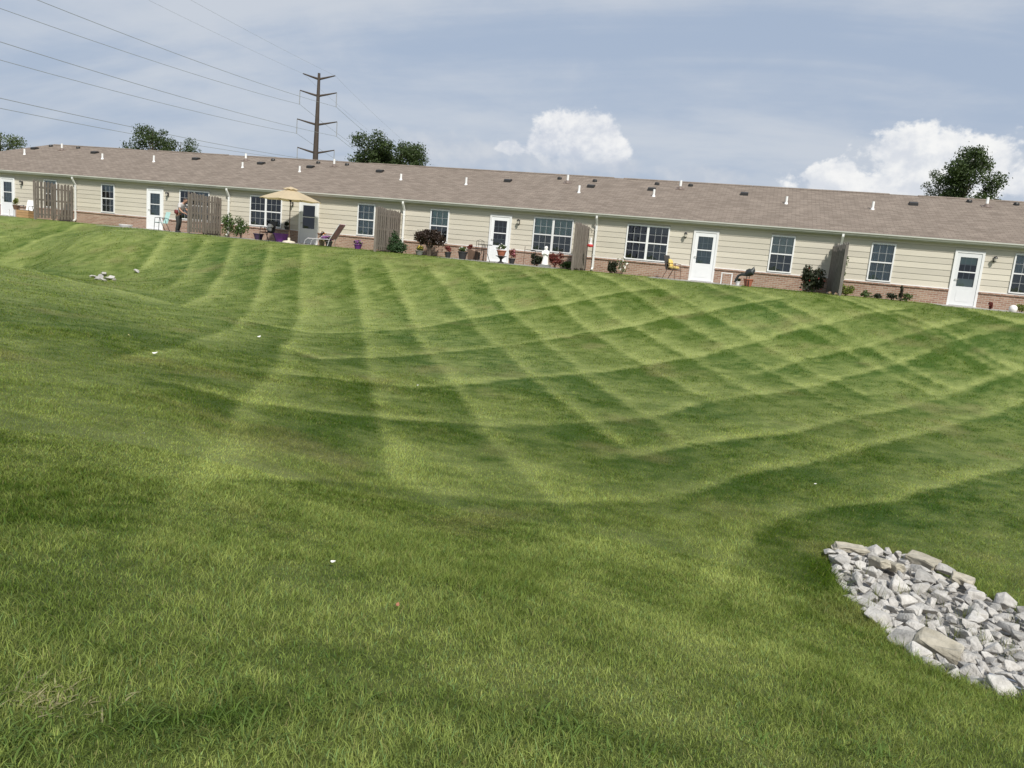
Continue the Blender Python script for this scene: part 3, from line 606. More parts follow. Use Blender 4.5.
# downspouts: out of the gutter, back to the wall, down, kick-out at the foot
def spout(x):
    m = MB(); w2 = .042
    P = [(EY - .06, EZ - .12), (EY - .06, EZ - .22), (WY - .10, EZ - .52), (WY - .10, .14), (WY - .24, .04)]
    for (ya, za), (yb, zb) in zip(P[:-1], P[1:]):
        d = Vector((0, yb - ya, zb - za)); n = Vector((0, -d.z, d.y)).normalized() * .03
        q = [(ya + n.y, za + n.z), (yb + n.y, zb + n.z), (yb - n.y, zb - n.z), (ya - n.y, za - n.z)]
        m.prism(q, x - w2, x + w2)
    for zz in (.7, 1.75): m.box(x - .06, x + .06, WY - .135, WY - .05, zz, zz + .03)
    m.build('downspout', M_SPOUT, house)
for x in (-36.05, -26.12, -16.30, -7.02, 2.98, 12.7): spout(x)

# ------------------------------------------------------------------ patios and privacy screens
for a, b, nm in ((-42.6, -39.0, 'by the leftmost door'), (-32.4, -27.2, 'by the door next to the standing person'), (-25.6, -20.2, 'under the tan parasol'), (-13.6, -8.2, 'by the door with the bistro table'), (-4.3, -0.6, 'by the door with the yellow cushioned chair'), (6.5, 9.4, 'by the rightmost door')):
    tag(MB().box(a, b, WY - 2.3, WY - .06, -.10, -.010).build('patio', M_CONC), 'grey concrete patio slab ' + nm, 'patio', kind='structure')
rail_len = 2.36
def fence(x, rz, label, m, vis=True):
    t = thing('privacy_fence', label, 'fence', (x, WY - .09, 0), rz, 'wooden privacy screens between patios')
    rnd = random.Random(int(x * 10)); 
    for yy in (-.05, -1.18, -2.30): MB().box(-.044, .044, yy - .045, yy + .045, -.25, 1.86 + rnd.uniform(-.03, .02)).build('post', m, t)
    for zz in (.25, 1.0, 1.62): MB().box(-.042, .042, -2.25, -.1, zz - .04, zz + .04).build('rail', m, t)
    P0 = MB(); wd = .064; P0.add([(-.009, -wd, 0), (-.009, wd, 0), (-.009, wd, 1.80), (-.009, wd - .03, 1.84), (-.009, -wd + .03, 1.84), (-.009, -wd, 1.80), (.009, -wd, 0), (.009, wd, 0), (.009, wd, 1.80), (.009, wd - .03, 1.84), (.009, -wd + .03, 1.84), (.009, -wd, 1.80)],
        [(0, 1, 2, 3, 4, 5), (11, 10, 9, 8, 7, 6)] + [(i, i + 6, (i + 1) % 6 + 6, (i + 1) % 6) for i in range(6)])
    k = 0
    for side in (1, -1):
        y = -.10 - (0.105 if side < 0 else 0)
        while y > -2.34:
            loc = (side * .054, y, .07 + rnd.uniform(-.02, .02)); rot = (rnd.uniform(-.012, .012), 0, rnd.uniform(-.03, .03)); sc = (1, rnd.uniform(.94, 1.04), 1 + rnd.uniform(-.012, .012) + .035 * max(0, -y - 1.2))
            if k == 0: o = P0.build('picket', m, t, loc=loc); o.rotation_euler = rot; o.scale = sc; me0 = o.data
            else: share('picket', me0, t, loc, rot, sc)
            y -= .208; k += 1
    return t
fence(-36.28, 0.0, 'weathered grey picket screen in front of the leftmost downspout, next to wooden box', M_FENCE)
fence(-26.62, 0.0, 'weathered grey picket screen that the standing person leans towards', M_FENCE)
fence(-16.52, 0.0, 'weathered grey picket screen with a green conifer shrub at its foot', M_FENCE)
fence(-7.38, 0.0, 'narrow grey picket screen to the right of white statue and red leaved bush', M_FENCE)
fence(2.72, R(7), 'dark weathered picket screen with climbing vine, right of dark rose bush', M_FENCED)
fence(12.3, 0.0, 'weathered grey picket screen beyond the rightmost window', M_FENCE)

# ------------------------------------------------------------------ plants
def leaf_mat(name, c, transl=0.3): return mat(name, c, 0.55, noise=0.45, nscale=3.0, spec=0.3, transl=transl)
L_TREE = leaf_mat('tree_leaf', (0.050, 0.075, 0.024)); L_TREE2 = leaf_mat('tree_leaf_light', (0.085, 0.115, 0.040)); L_GREEN = leaf_mat('shrub_leaf', (0.075, 0.12, 0.035)); L_DARK = leaf_mat('dark_leaf', (0.032, 0.040, 0.020))
L_CONIF = leaf_mat('conifer_leaf', (0.045, 0.085, 0.035)); L_PURP = leaf_mat('purple_brown_leaf', (0.052, 0.034, 0.026)); L_RED = leaf_mat('red_leaf', (0.20, 0.055, 0.045)); L_YG = leaf_mat('yellow_green_leaf', (0.17, 0.20, 0.05))
F_WHITE = mat('white_petal', (0.75, 0.73, 0.68), 0.6); F_YEL = mat('yellow_petal', (0.72, 0.52, 0.08), 0.6); F_PURP = mat('purple_petal', (0.22, 0.07, 0.25), 0.6); F_RED = mat('red_petal', (0.50, 0.04, 0.04), 0.6); F_PINK = mat('pink_petal', (0.65, 0.25, 0.32), 0.6); F_ORG = mat('orange_petal', (0.62, 0.24, 0.06), 0.6)
def leaves(blob, n, size, seed, hollow=0.45, flat=1.0):
    """n leaf quads spread through a set of ellipsoids (x, y, z, rx, ry, rz), thicker towards their surface"""
    r = np.random.default_rng(seed); B = np.array(blob, float); vol = B[:, 3] * B[:, 4] * B[:, 5]; k = r.choice(len(B), n, p=vol ** .8 / (vol ** .8).sum())
    d = r.normal(size=(n, 3)); d /= np.linalg.norm(d, axis=1)[:, None]; rad = hollow + (1 - hollow) * r.random(n) ** .6; rad *= 1 + .16 * r.normal(size=n)
    c = B[k, :3] + d * rad[:, None] * B[k, 3:]
    nrm = d * .7 + r.normal(size=(n, 3)) * .8; nrm /= np.linalg.norm(nrm, axis=1)[:, None]; a = np.cross(nrm, r.normal(size=(n, 3))); a /= np.linalg.norm(a, axis=1)[:, None]; b = np.cross(nrm, a)
    s = size * (.6 + .8 * r.random(n))[:, None]
    V = np.stack([c - a * s, c + b * s * .5 * flat, c + a * s, c - b * s * .5 * flat], 1).reshape(-1, 3)
    return V, np.arange(n * 4).reshape(-1, 4)
def leaf_obj(name, blob, n, size, m, parent, seed, hollow=0.45, flat=1.0):
    V, F = leaves(blob, n, size, seed, hollow, flat); me = np_mesh(name, V, F, m)
    o = bpy.data.objects.new(name, me); COL.objects.link(o); o.parent = parent; return o
def clump(rx, ry, rz, z, n, seed, spread=.6, sub=.45):
    r = random.Random(seed); return [(0, 0, z, rx * .7, ry * .7, rz * .7)] + [(r.uniform(-1, 1) * rx * spread, r.uniform(-1, 1) * ry * spread, z + r.uniform(-.8, 1) * rz * spread, rx * sub * r.uniform(.7, 1.2), ry * sub * r.uniform(.7, 1.2), rz * sub * r.uniform(.7, 1.2)) for _ in range(n)]
def shrub(name, label, x, y, h, w, m, seed, n=500, size=.045, fl=None, nf=0, stems=5, grp=None, fsize=.035, cat='shrub', zc=None):
    t = thing(name, label, cat, (x, y, hz(x, y)), 0, grp); bl = clump(w / 2, w / 2 * .8, h * .47, zc or h * .47, 9, seed, .7, .4)
    r = random.Random(seed); s = MB()
    for k in range(stems):
        a = r.uniform(0, 6.28); q = r.uniform(.1, .35) * w; s.tube([(.02 * k - .04, 0, -.03), (math.cos(a) * q * .5, math.sin(a) * q * .5, h * .4), (math.cos(a) * q, math.sin(a) * q, h * .8)], [.012, .009, .004], 5)
    s.build('stem', M_BARK, t)
    leaf_obj('foliage', bl, n, size, m, t, seed)
    if fl: leaf_obj('flowers', [(a, b - .03, c, d * 1.05, e * 1.05, f * 1.05) for a, b, c, d, e, f in bl], nf, fsize, fl, t, seed + 1, .95, 1.6)
    return t
def px_at(px, Y): return at_y(px, 211 + .094 * px, Y).x
# big shrubs along the wall
t = thing('topiary_shrub', 'round dark purple brown leaved shrub on a short trunk in front of the single window', 'shrub', (-14.5, 33.0, hz(-14.5, 33)))
s = MB()
for a in range(5): q = a * 1.3; s.tube([(math.cos(q) * .05, math.sin(q) * .05, -.05), (math.cos(q) * .07, math.sin(q) * .07, .35), (math.cos(q) * .28, math.sin(q) * .25, .72)], [.055, .045, .025], 6)
s.build('trunk', M_BARK, t); leaf_obj('crown', [(0, 0, .84, .60, .5, .30), (-.4, 0, .78, .34, .34, .24), (.42, 0, .74, .34, .34, .25), (.1, 0, 1.0, .40, .36, .20), (-.2, -.1, .95, .4, .36, .22)], 2600, .055, L_PURP, t, 5, .6)
t = thing('conifer_shrub', 'dense green conifer shrub at the foot of a grey picket screen', 'shrub', (-15.95, 32.6, hz(-15.95, 32.6)))
MB().tube([(0, 0, -.05), (0, 0, .4), (0, 0, .75)], [.04, .03, .01], 6).build('stem', M_BARK, t); leaf_obj('foliage', [(0, 0, .22, .45, .36, .24), (-.08, 0, .5, .30, .26, .28), (-.12, 0, .78, .17, .15, .24), (.2, 0, .3, .3, .26, .22)], 1800, .045, L_CONIF, t, 9, .5)
shrub('rose_bush', 'leafy green rose bush right of the screen where the person stands', px_at(229, 32.3), 32.3, 1.25, .85, L_GREEN, 11, 900, .05)
shrub('rose_bush', 'green rose bush left of the double window behind the parasol', px_at(241, 32.5), 32.5, 1.2, .75, L_GREEN, 12, 750, .05, F_WHITE, 14)
shrub('red_leaf_bush', 'bush with dull red leaves behind white statue, under the double window', px_at(555, 33.2), 33.2, .70, .75, L_RED, 13, 700, .05)
shrub('dark_bush', 'low dark green bush left of white statue', px_at(537, 33.3), 33.3, .62, .6, L_DARK, 14, 700, .05)
shrub('low_bush', 'low green bush at the foot of narrow screen right of statue', px_at(567, 33.0), 33.0, .38, .55, L_GREEN, 15, 500, .045)
shrub('small_rose', 'small dark green bush right of the downspout, left of white flowers', px_at(612, 33.1), 33.1, .62, .50, L_DARK, 16, 600, .045)
shrub('flower_bush', 'straggly bush with big white flowers under the left part of the wide window', px_at(622, 33.3), 33.3, .78, .62, L_GREEN, 17, 160, .04, F_WHITE, 22, fsize=.055)
shrub('dark_rose_bush', 'large dark rose bush with red blooms left of the dark vine covered screen', px_at(813, 32.9), 32.9, 1.12, 1.1, L_DARK, 18, 1900, .055, F_RED, 36)
leafv = shrub('climbing_vine', 'thin green vine climbing the right side of the dark picket screen', 3.06, 32.6, 1.9, .36, L_GREEN, 19, 260, .05, cat='vine')
shrub('green_perennial', 'leafy green plant at the right foot of the dark screen', px_at(846, 32.8), 32.8, .50, .62, L_YG, 20, 420, .05, cat='plant')
for k, (px, h, w_, m, lab) in enumerate([(866, .30, .50, L_GREEN, 'low yellow green plant under the window right of the dark screen'), (878, .22, .34, L_DARK, 'tiny dark plant between two low plants under the right window'), (893, .30, .50, L_DARK, 'low dark plant under right corner of the right window'), (907, .34, .46, L_GREEN, 'round bright green plant left of the rightmost door'), (1022, .34, .5, L_YG, 'green plant beside white ball at the right edge'), (991, .30, .2, L_RED, 'thin reddish plant against the bricks under the rightmost lamp'), (901, .62, .16, L_DARK, 'thin tall dark stem plant left of the rightmost door')]):
    y = 33.3 - .1 * (k % 3); shrub('border_plant', lab, px_at(px, y), y, h, w_, m, 30 + k, 260, .04, grp='small plants along the brick base', cat='plant')

# ------------------------------------------------------------------ pots and garden things on the patios
M_TERRA = mat('terracotta', (0.36, 0.12, 0.07), 0.8, noise=0.15, nscale=9); M_POTB = mat('black_pot', (0.03, 0.03, 0.032), 0.5); M_POTP = mat('purple_pot', (0.13, 0.03, 0.19), 0.45, noise=0.1); M_POTG = mat('grey_stone_pot', (0.20, 0.20, 0.19), 0.8, noise=0.2); M_WOODB = mat('tan_wood', (0.38, 0.23, 0.11), 0.75, noise=0.25, nscale=4, stretch=(1, 4, 8)); M_BROWN = mat('brown_wood', (0.12, 0.075, 0.05), 0.8, noise=0.3, nscale=6, stretch=(8, 8, 1))
def pot(label, x, y, r, h, pm, lm=None, fm=None, ph=.25, nf=20, seed=1, z=None, fs=.035):
    t = thing('flower_pot', label, 'flower pot', (x, y, hz(x, y) + .01 if z is None else z), 0, 'flower pots on the patios')
    MB().lathe([(r * .68, 0), (r * .98, h * .86), (r * 1.08, h * .86), (r * 1.08, h), (r * .95, h), (r * .9, h * .93)], 16).build('pot', pm, t, True)
    MB().lathe([(r * .90, h * .88), (r * .2, h * .925)], 12).build('soil', M_SOIL, t)
    if lm: leaf_obj('foliage', clump(r * 1.15, r * 1.1, ph * .5, h + ph * .42, 5, seed), 260, .04, lm, t, seed)
    if fm: leaf_obj('flowers', clump(r * 1.2, r * 1.15, ph * .52, h + ph * .5, 5, seed), nf, fs, fm, t, seed + 3, .9, 1.6)
    return t
P = px_at
pot('grey pot of yellow and white flowers left of the round dark shrub', P(419.5, 32.7), 32.7, .19, .20, M_POTG, L_GREEN, F_YEL, .26, 60, 41)
pot('small dark pot right of the round dark shrub', P(448, 32.9), 32.9, .15, .26, M_POTB, L_RED, None, .34, 0, 42)
pot('black pot with white flowers between the small dark pot and brown planter box', P(462.6, 32.7), 32.7, .21, .34, M_POTB, L_GREEN, F_WHITE, .26, 26, 43)
pot('purple flowers in a dark pot on the grass side of lounge chair', P(329, 32.4), 32.4, .17, .24, M_POTB, L_GREEN, F_PURP, .28, 80, 44)
pot('purple flower pot under the window right of lounge chair', P(358, 33.0), 33.0, .19, .22, M_POTP, L_GREEN, F_PURP, .22, 90, 45)
pot('large purple pot right of the cushioned chair by the parasol', P(281, 32.6), 32.6, .34, .40, M_POTP)
pot('dark purple low pot left of the cushioned chair', P(258.5, 32.9), 32.9, .24, .30, mat('dark_purple_pot', (.05, .03, .07), .5))
pot('brown leaved plant in tan pot beside the dark glazed door', P(322, 32.9), 32.9, .16, .28, mat('tan_pot', (.42, .33, .22), .8), L_PURP, F_ORG, .42, 20, 46)
pot('pot of yellow green leaves on a white stand by the leftmost door', P(16.2, 33.0), 33.0, .17, .26, mat('brown_pot', (.14, .08, .05), .7), L_YG, F_YEL, .42, 20, 47, z=.36)
pot('small pot on the sill left of the parasol pole', P(286.5, 33.6), 33.6, .14, .16, M_POTB, L_DARK, None, .24, 0, 48, z=.60)
pot('terracotta planter bowl of white and orange flowers on a black stand before the door', P(501, 32.3), 32.3, .21, .24, M_TERRA, L_GREEN, F_WHITE, .30, 36, 49, z=.30)
pot('small dark pot with reddish plant right of the flower bowl', P(512, 32.9), 32.9, .15, .24, M_POTB, L_RED, F_PINK, .46, 16, 50)
pot('small brown pot with thin plant left of the bistro table', P(469.5, 33.2), 33.2, .11, .46, M_BROWN, L_RED, None, .24, 0, 51)
# stands
t = thing('plant_stand', 'black urn shaped stand that carries the terracotta flower bowl', 'plant stand', (P(501, 32.3), 32.3, hz(P(501, 32.3), 32.3) + .01)); MB().lathe([(.15, 0), (.13, .03), (.05, .08), (.05, .16), (.16, .26), (.24, .29), (.24, .305), (.1, .30)], 16).build('pedestal', M_BLACK, t, True)
t = thing('plant_stand', 'low white stand under the pot by the leftmost door', 'plant stand', (P(14.5, 33.0), 33.0, .0))
for a, b in ((-.2, -.15), (.2, -.15), (-.2, .15), (.2, .15)): MB().box(a - .02, a + .02, b - .02, b + .02, -.02, .33).build('leg', M_WHITE, t)
MB().box(-.23, .23, -.18, .18, .33, .358).build('top', M_WHITE, t)
def slatbox(name, label, x, y, w_, d, h, m, n, cat='planter'):
    t = thing(name, label, cat, (x, y, hz(x, y) + .005))
    for k in range(n):
        z0 = k * h / n; z1 = z0 + h / n - .012
        MB().box(-w_ / 2, w_ / 2, -d / 2, -d / 2 + .02, z0, z1).build('board', m, t); MB().box(w_ / 2 - .02, w_ / 2, -d / 2 + .021, d / 2, z0, z1).build('board', m, t); MB().box(-w_ / 2, -w_ / 2 + .02, -d / 2 + .021, d / 2, z0, z1).build('board', m, t)
    MB().box(-w_ / 2 + .021, w_ / 2 - .021, -d / 2 + .021, d / 2, .0, h * .9).build('soil', M_SOIL, t); return t
slatbox('wooden_box', 'tan wooden slatted box left of the leftmost picket screen', P(26, 32.8), 32.8, .85, .45, .40, M_WOODB, 3, 'box')
bx = thing('wooden_crate', 'brown upright slatted planter left of the bistro table', 'planter', (P(474, 33.2), 33.2, 0.0))
for k in range(7): MB().box(-.24 + k * .07, -.24 + k * .07 + .06, -.16, -.14, .01, .40).build('slat', M_BROWN, bx)
MB().box(-.24, .24, -.139, .14, .02, .36).build('soil', M_SOIL, bx)
# hanging red feeder on a hook at the end of the narrow screen
t = thing('bird_feeder', 'red bird feeder hanging from a black hook by the downspout', 'bird feeder', (-7.10, 32.75, 0))
MB().tube([(0, 0, -.2), (0, 0, 1.62), (-.04, 0, 1.72), (.06, 0, 1.78), (.13, 0, 1.70), (.12, 0, 1.60)], .012, 6).build('hook_pole', M_BLACK, t)
MB().lathe([(.03, 1.52), (.05, 1.50), (.05, 1.30), (.10, 1.27), (.10, 1.24), (.03, 1.23)], 12, (.12, 0, -.12)).build('reservoir', mat('clear_bottle', (.75, .72, .7), .2), t, True)
MB().lathe([(.04, 1.02), (.13, 1.05), (.14, 1.09), (.12, 1.14), (.05, 1.15)], 14, (.12, 0, -.02)).build('feeding_tray', F_RED, t, True)
# shepherd hook and wire stand left of the statue
t = thing('garden_stand', 'thin dark metal stand left of the statue under the double window', 'stand', (P(523.5, 32.8), 32.8, 0.0))
MB().tube([(0, 0, -.1), (.02, 0, .8)], .012, 6).build('post', M_BROWN, t); MB().tube([(.1, 0, .66), (.5, 0, .66)], .014, 6).build('arm', M_BLACK, t); MB().tube([(.5, 0, .66), (.5, 0, -.05)], .012, 6).build('post', M_BLACK, t); MB().tube([(.02, 0, .64), (.1, 0, .66)], .01, 6).build('brace', M_BLACK, t)
# bistro table
t = thing('bistro_table', 'small dark metal bistro table left of the door with black stand', 'table', (P(484, 32.6), 32.6, .0))
MB().lathe([(.30, .70), (.33, .705), (.33, .725), (.30, .73)], 24).build('table_top', M_BLACK, t)
for k in range(4):
    a = k * 1.571 + .6; MB().tube([(math.cos(a) * .10, math.sin(a) * .10, .70), (math.cos(a) * .13, math.sin(a) * .13, .35), (math.cos(a) * .28, math.sin(a) * .28, -.02)], .013, 6).build('leg', M_BLACK, t)
t = thing('metal_chair', 'dark wire frame chair behind the bistro table', 'chair', (P(479.5, 33.1), 33.1, .0), .4)
for a in (-.18, .18):
    MB().tube([(a, -.18, -.02), (a, -.16, .43)], .011, 6).build('leg', M_BLACK, t); MB().tube([(a, .20, -.02), (a, .16, .43), (a * .9, .22, .86)], .011, 6).build('leg', M_BLACK, t)
MB().box(-.19, .19, -.18, .18, .43, .45).build('seat', M_BLACK, t); b = MB(); b.tube([(-.162, .22, .86), (0, .235, .92), (.162, .22, .86)], .011, 6); b.tube([(-.08, .17, .46), (-.07, .22, .88)], .008, 5); b.tube([(.08, .17, .46), (.07, .22, .88)], .008, 5); b.build('backrest', M_BLACK, t)
# white statue of a robed figure on a grey block
x = P(545, 32.6); t = thing('garden_statue', 'white robed garden statue on a grey block before the double window', 'statue', (x, 32.6, hz(x, 32.6)))
MB().box(-.23, .23, -.18, .18, -.05, .12).build('plinth', M_POTG, t)
M_STAT = mat('white_statue', (.82, .81, .78), .6, noise=.04); s = MB()
def oval(prof, seg=18):
    vs = []; fs = []
    for (rx, ry, ox, oy, z) in prof:
        for k in range(seg):
            q = 6.28318 * k / seg; f = 1 + .05 * math.sin(q * 7); vs.append((ox + rx * math.cos(q) * f, oy + ry * math.sin(q) * f, z))
    for i in range(len(prof) - 1):
        for k in range(seg): fs.append((i * seg + k, i * seg + (k + 1) % seg, (i + 1) * seg + (k + 1) % seg, (i + 1) * seg + k))
    fs += [tuple(reversed(range(seg))), tuple(range((len(prof) - 1) * seg, len(prof) * seg))]; return vs, fs
s.add(*oval([(.15, .13, 0, 0, .12), (.14, .12, 0, 0, .20), (.115, .10, .01, 0, .40), (.13, .10, 0, 0, .52), (.15, .11, 0, 0, .62), (.13, .09, 0, 0, .70), (.06, .06, 0, 0, .745), (.066, .07, 0, -.01, .78), (.078, .085, 0, -.01, .83), (.065, .07, 0, -.005, .88), (.02, .03, 0, 0, .905)]))
s.tube([(-.13, -.02, .64), (-.11, -.10, .54), (-.01, -.14, .60)], [.045, .04, .025], 8); s.tube([(.13, -.02, .64), (.11, -.10, .54), (.01, -.14, .60)], [.045, .04, .025], 8); s.tube([(0, -.14, .57), (0, -.155, .67)], [.03, .012], 8)
s.build('robed_figure', M_STAT, t, True)
# white ball, white dish
x = P(1013.6, 33.0); tag(MB().lathe([(.05, -.06), (.11, 0), (.14, .06), (.145, .11), (.13, .18), (.08, .23), (.015, .25)], 20).build('garden_ball', mat('white_globe', (.78, .76, .72), .5, noise=.08), None, True, (x, 33.0, hz(x, 33) + .0)), 'white garden ball on the ground near the right edge', 'garden ball')
x = P(125.7, 32.9); tag(MB().lathe([(.24, -.02), (.30, .05), (.34, .13), (.32, .14), (.27, .07), (.05, .04)], 20).build('white_basin', M_WHITE, None, True, (x, 32.9, hz(x, 32.9))), 'white round basin on the ground left of the second door', 'basin')
# umbrella
x = P(289, 32.2); t = thing('patio_umbrella', 'tan octagonal patio parasol on a dark pole by the double window', 'parasol', (x, 32.2, hz(x, 32.2) + .012))
M_CANV = mat('tan_canvas', (.54, .44, .30), .8, noise=.06, nscale=3, transl=.25)
MB().lathe([(.30, 0), (.30, .04), (.24, .08), (.06, .11), (.06, .22), (.03, .24)], 20).build('base', mat('cream_base', (.6, .55, .45), .7), t, True); MB().tube([(0, 0, .1), (0, 0, 2.50)], .022, 10).build('pole', M_BROWN, t)
def canopy(r, z0, z1, n=8):
    vs = [(0, 0, z1)]; fs = []; rows = 5
    for i in range(1, rows + 1):
        for k in range(n * 2):
            q = math.pi * k / n + .2; rr = r * i / rows * (1 if k % 2 == 0 else .955); sag = 0 if k % 2 == 0 else -.035 * i / rows
            vs.append((rr * math.cos(q), rr * math.sin(q), z1 + (z0 - z1) * (i / rows) ** 1.12 + sag))
    for k in range(n * 2): fs.append((0, 1 + k, 1 + (k + 1) % (2 * n)))
    for i in range(rows - 1):
        for k in range(n * 2): a = 1 + i * 2 * n; fs.append((a + k, a + 2 * n + k, a + 2 * n + (k + 1) % (2 * n), a + (k + 1) % (2 * n)))
    return vs, fs
c = MB().add(*canopy(1.46, 1.99, 2.50)).build('canopy', M_CANV, t)
MB().add(*canopy(.36, 2.49, 2.60)).build('vent_cap', M_CANV, c)
for k in range(8):
    q = math.pi * k / 4 + .2; MB().tube([(0, 0, 2.46), (1.42 * math.cos(q), 1.42 * math.sin(q), 1.985)], .010, 5).build('rib', M_BROWN, t); MB().tube([(0, 0, 1.95), (.7 * math.cos(q), .7 * math.sin(q), 2.26)], .008, 5).build('strut', M_BROWN, t)
MB().lathe([(.045, 1.9), (.05, 1.98)], 10).build('hub', M_BLACK, t)
# chairs
def sling_chair(label, x, y, rz, fm, sm, cushion=None, pillow=None, s=1.0):
    t = thing('patio_chair', label, 'chair', (x, y, hz(x, y) + .008), rz, 'chairs on the patios')
    for a in (-.27, .27):
        MB().tube([(a, -.26, 0), (a, -.24, .40), (a, -.22, .62), (a, .02, .65), (a, .24, .60)], .015, 6).build('arm_frame', fm, t); MB().tube([(a, .30, 0), (a, .10, .41), (a, .02, .65)], .015, 6).build('leg', fm, t)
    MB().tube([(-.27, -.24, .38), (.27, -.24, .38)], .013, 6).build('seat_rail', fm, t)
    MB().add([(-.25, -.25, .42), (.25, -.25, .42), (.25, .18, .38), (-.25, .18, .38), (-.25, -.25, .405), (.25, -.25, .405), (.25, .18, .365), (-.25, .18, .365)], [(0, 1, 2, 3), (7, 6, 5, 4), (0, 4, 5, 1), (1, 5, 6, 2), (2, 6, 7, 3), (3, 7, 4, 0)]).build('seat', sm, t)
    MB().add([(-.25, .18, .385), (.25, .18, .385), (.25, .34, .96), (-.25, .34, .96), (-.25, .20, .38), (.25, .20, .38), (.25, .36, .955), (-.25, .36, .955)], [(0, 1, 2, 3), (7, 6, 5, 4), (0, 4, 5, 1), (1, 5, 6, 2), (2, 6, 7, 3), (3, 7, 4, 0)]).build('backrest', sm, t)
    if cushion: MB().lathe([(.10, .42), (.23, .44), (.25, .49), (.22, .53), (.08, .545)], 14, (0, -.03, 0)).build('cushion', cushion, t, True)
    if pillow:
        m = MB(); m.add(*oval([(.05, .02, 0, 0, -.17), (.19, .06, 0, 0, -.14), (.17, .10, 0, 0, 0), (.19, .06, 0, 0, .14), (.05, .02, 0, 0, .17)], 14)); o = m.build('pillow', pillow, t, True); o.location = (0, .12, .64); o.rotation_euler = (-.25, .25, 0)
    return t
M_TEAL = mat('teal_sling', (.42, .62, .58), .7, noise=.06); M_DKF = mat('dark_sling', (.045, .042, .04), .8); M_FLOR = mat('pale_pillow', (.62, .58, .55), .8, noise=.3, nscale=12); M_YELC = mat('yellow_cushion', (.62, .42, .08), .8, noise=.25, nscale=9, col2=(.75, .60, .25))
sling_chair('teal sling chair with dark frame in front of the second door', P(161.5, 32.7), 32.7, R(-25), M_BLACK, M_TEAL)
sling_chair('dark patio chair with a pale patterned pillow left of the parasol pole', P(267.5, 32.8), 32.8, R(-15), M_BLACK, M_DKF, None, M_FLOR)
sling_chair('dark chair piled with yellow cushions under the window left of the door', P(672, 32.9), 32.9, R(70), M_BROWN, M_DKF, M_YELC, M_YELC)
sling_chair('dark framed chair with white back left of the leftmost picket screen', P(27.5, 33.45), 33.45, R(10), M_BLACK, M_WHITE)
# folding lounge chair, seen from its side
t = thing('lounge_chair', 'pink and white folding lounge chair in front of the dark glazed door', 'lounge chair', (P(326, 32.45), 32.45, .0), 0)
M_PINKS = mat('pink_sling', (.50, .26, .36), .8, noise=.2, nscale=8); M_WTUBE = mat('pale_tube', (.62, .62, .64), .4)
for yy in (-.28, .28):
    f = MB(); f.tube([(-1.0, yy, .02), (-.95, yy, .18), (-.82, yy, .29), (-.4, yy, .30), (.30, yy, .32)], .016, 6); f.tube([(.25, yy, .02), (.34, yy, .32), (.85, yy, 1.08)], .016, 6); f.tube([(-.30, yy, .02), (-.22, yy, .30), (.02, yy, .50), (.45, yy, .52)], .014, 6); f.build('side_frame', M_WTUBE, t)
MB().add([(-.8, -.27, .31), (-.8, .27, .31), (.28, .27, .33), (.28, -.27, .33), (-.8, -.27, .295), (-.8, .27, .295), (.28, .27, .315), (.28, -.27, .315)], [(0, 1, 2, 3), (7, 6, 5, 4), (0, 4, 5, 1), (1, 5, 6, 2), (2, 6, 7, 3), (3, 7, 4, 0)]).build('seat', M_PINKS, t)
MB().add([(.33, -.27, .34), (.33, .27, .34), (.82, .27, 1.06), (.82, -.27, 1.06), (.345, -.27, .33), (.345, .27, .33), (.835, .27, 1.05), (.835, -.27, 1.05)], [(0, 1, 2, 3), (7, 6, 5, 4), (0, 4, 5, 1), (1, 5, 6, 2), (2, 6, 7, 3), (3, 7, 4, 0)]).build('backrest', M_PINKS, t)
MB().add(*oval([(.05, .1, 0, 0, 0), (.15, .24, 0, 0, .03), (.13, .22, 0, 0, .11), (.04, .08, 0, 0, .14)], 14)).build('pillow', mat('violet_pillow', (.20, .08, .22), .8), t, True, (-.1, 0, .335))
# white little table
x = P(726.5, 32.9); t = thing('side_table', 'small white square patio table right of the fifth door', 'table', (x, 32.9, .0)); 
for a, b in ((-.2, -.2), (.2, -.2), (-.2, .2), (.2, .2)): MB().box(a - .018, a + .018, b - .018, b + .018, -.02, .42).build('leg', M_WHITE, t)
for z in (.421,): MB().box(-.225, .225, -.225, .225, z, z + .03).build('table_top', M_WHITE, t)
# dark bird sculpture by a red pot
x = P(744, 32.8); pot('red square rimmed pot beside the dark bird sculpture', P(748.3, 32.8), 32.8, .19, .30, M_TERRA)
t = thing('bird_sculpture', 'dark metal bird sculpture leaning over the red pot', 'sculpture', (x, 32.62, .0)); M_BIRD = mat('dark_bronze', (.035, .04, .042), .4, .3, noise=.2)
s = MB(); s.tube([(.02, .0, .42), (.12, .0, .52), (.24, .0, .58), (.30, 0, .66), (.32, 0, .80)], [.06, .15, .16, .09, .012], 10); s.tube([(.04, 0, .44), (-.12, 0, .44), (-.24, 0, .38), (-.30, 0, .22), (-.36, 0, .10)], [.06, .055, .05, .06, .02], 8); s.build('body', M_BIRD, t, True)
for a in (.10, .20): MB().tube([(a, 0, .48), (a - .02, 0, .25), (a + .01, 0, -.03)], .014, 6).build('leg', M_BIRD, t)
pot('small white pot between white table and bird sculpture', P(738, 32.8), 32.8, .10, .16, M_WHITE, L_GREEN, F_WHITE, .12, 10, 61)
for k, (px, z) in enumerate(((755, .585),)):
    pass

